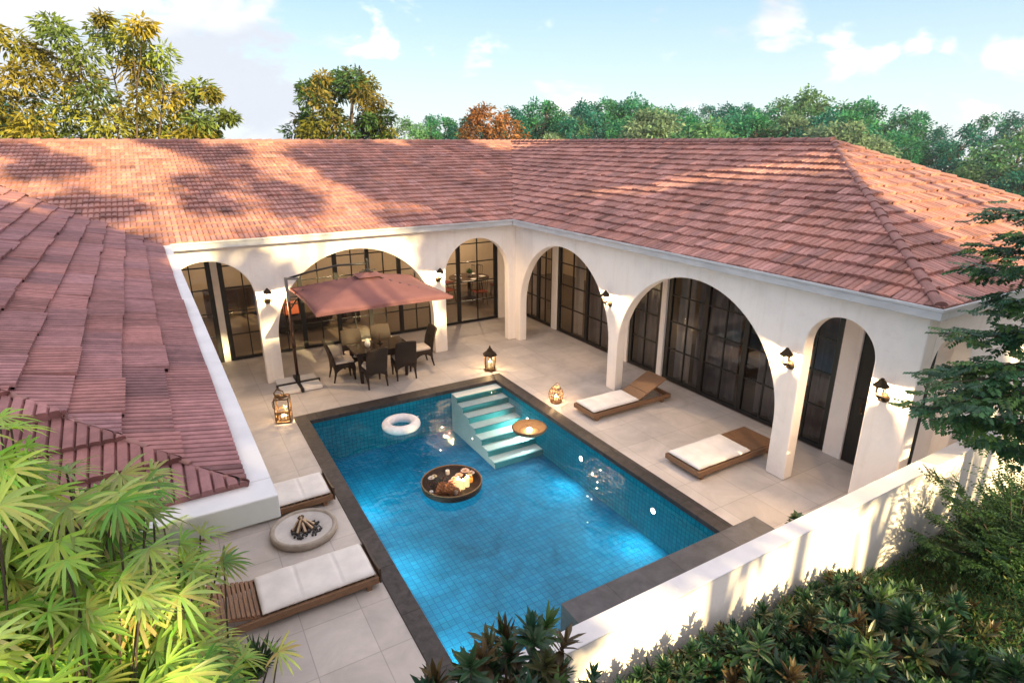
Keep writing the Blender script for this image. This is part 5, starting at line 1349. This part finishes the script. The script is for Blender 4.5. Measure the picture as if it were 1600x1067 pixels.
# fine leaved tree leaning in from the right
def spray(lf, st, foot, tip, rg, n, cols, rad, ll=.075):
    foot, tip = Vector(foot), Vector(tip); ax = (tip-foot).normalized(); side = ax.cross(Vector((0, 0, 1))).normalized()
    st.tube([foot, (foot+tip)*.5+Vector((0, 0, .06)), tip], [.016, .010, .004], 5, cap=False)
    for k in range(n):
        f = rg.uniform(.35, 1.08); s_ = rg.gauss(0, .42)*rad*(1.15-.35*f); p = foot.lerp(tip, f)+side*s_+Vector((0, 0, .05-abs(s_)*.30+rg.gauss(0, .03)))
        d0 = (ax*.8+side*(s_/rad)*1.3+Vector((0, 0, -.25))+rdir(rg)*.35).normalized(); cb = cvar(rg, cols, .22)
        L_ = rg.uniform(.14, .22)
        sd_ = d0.cross(Vector((0, 0, 1))).normalized()
        for i in range(5):
            q = p+d0*L_*i/5
            for sg in (-1, 1):
                dd = (d0*.75+sd_*sg*.8+Vector((0, 0, -.18))).normalized(); kk = rg.uniform(.75, 1.3)
                leaf(lf, q, dd, ll*(1-.10*i), ll*.42, tuple(v*kk for v in cb), nrm=Vector((0, 0, 1))+rdir(rg)*.3, fold=.15)
FG = [(.035, .11, .045), (.05, .13, .045), (.03, .085, .045), (.07, .14, .035)]
TIPS = [(6.87, 2.6, 4.55), (6.88, 2.4, 4.35), (6.87, 2.6, 4.19), (6.77, 2.3, 4.06), (7.03, 2.7, 3.96), (7.31, 2.5, 3.67), (7.53, 2.7, 3.49), (7.47, 2.4, 3.33), (7.31, 2.8, 3.2), (7.53, 2.6, 3.23), (6.9, 2.7, 2.88), (6.91, 2.5, 3.02), (7.11, 2.3, 3.01), (6.28, 2.6, 2.66), (6.28, 2.4, 2.81), (6.69, 2.3, 2.79), (6.99, 2.1, 2.8), (6.69, 2.4, 2.47), (6.88, 2.2, 2.47), (7.35, 2.1, 2.32), (7.38, 2.2, 2.08), (6.42, 2.6, 2.91), (7.46, 2.4, 2.04)]
rg = random.Random(61); lf, st = MB(), MB(); T0 = Vector((9.6, 1.5, 0))
st.tube([T0+Vector((0, 0, -.6)), T0+Vector((-.05, .05, 1.2)), T0+Vector((-.2, .15, 2.6)), T0+Vector((-.35, .2, 4.0)), T0+Vector((-.3, .25, 5.4))], [.16, .13, .11, .08, .04], 9)
for (x, y, z) in TIPS:
    hub = Vector((9.3+rg.uniform(-.1, .1), 1.68, min(5.0, max(1.6, z-.25)))); tip = Vector((x, y, z)); mid = hub.lerp(tip, .55)
    st.tube([hub, hub.lerp(tip, .3)+Vector((0, 0, .08)), mid], [.035, .026, .016], 6, cap=False)
    spray(lf, st, mid, tip, rg, 44, FG, .34, .09)
for k in range(14):
    a = rg.uniform(-1.2, 1.6); z = rg.uniform(2.2, 5.6); hub = Vector((9.35, 1.7, z-.2)); tip = hub+Vector((math.cos(a)*1.4, math.sin(a)*1.2, .35)); spray(lf, st, hub, tip, rg, 40, FG, .4)
o = empty('feathery_tree', (0, 0, 0)); tag(o, 'feathery dark green tree leaning in from the right in front of the end arch', 'tree')
lf.build('crown', M['leafgloss'], o); st.build('trunk', M['bark'], o, smooth=True)
# spreading bush below it
rg = random.Random(63); lf, st = MB(), MB(); B0 = Vector((8.5, 2.15, -.1))
for (x, y, z) in [(7.73, 2.6, 1.23), (7.45, 2.7, 1.35), (8.21, 2.5, 1.09), (8.23, 2.3, 1.32), (7.62, 2.6, 0.82), (8.0, 2.4, 0.72), (8.25, 2.2, 0.84), (7.51, 2.7, 0.52), (7.96, 2.5, 0.29), (8.23, 2.2, 0.29), (8.67, 2.1, 0.28)]:
    tip = Vector((x, y, z)); spray(lf, st, B0+Vector((rg.uniform(-.1, .1), 0, .2)), tip, rg, 70, [(.03, .075, .03), (.045, .095, .03), (.025, .06, .03)], .32, .06)
for k in range(30):
    a = rg.uniform(0, 6.28); r_ = rg.uniform(.4, 1.0); tip = B0+Vector((r_*math.cos(a), r_*.6*math.sin(a), rg.uniform(.5, 1.35))); spray(lf, st, B0+Vector((0, 0, .15)), tip, rg, 46, [(.025, .065, .03), (.04, .09, .03)], .36, .06)
o = empty('spreading_bush', (0, 0, 0)); tag(o, 'spreading fine leaved green bush at the right end of the wall', 'bush'); lf.build('leaves', M['leaf'], o); st.build('branches', M['bark'], o, smooth=True)

# ------------------------------------------------------------------ air
m, t = nt('evening_haze'); out = N(t, 'ShaderNodeOutputMaterial'); v_ = N(t, 'ShaderNodeVolumePrincipled')
v_.inputs['Color'].default_value = (.80, .92, 1, 1); v_.inputs['Density'].default_value = .00035; v_.inputs['Anisotropy'].default_value = .3
t.links.new(v_.outputs[0], out.inputs['Volume'])
mb = MB(); mb.bb(-305, 305, -305, 305, -31, 32); tag(mb.build('haze', m), kind='stuff')
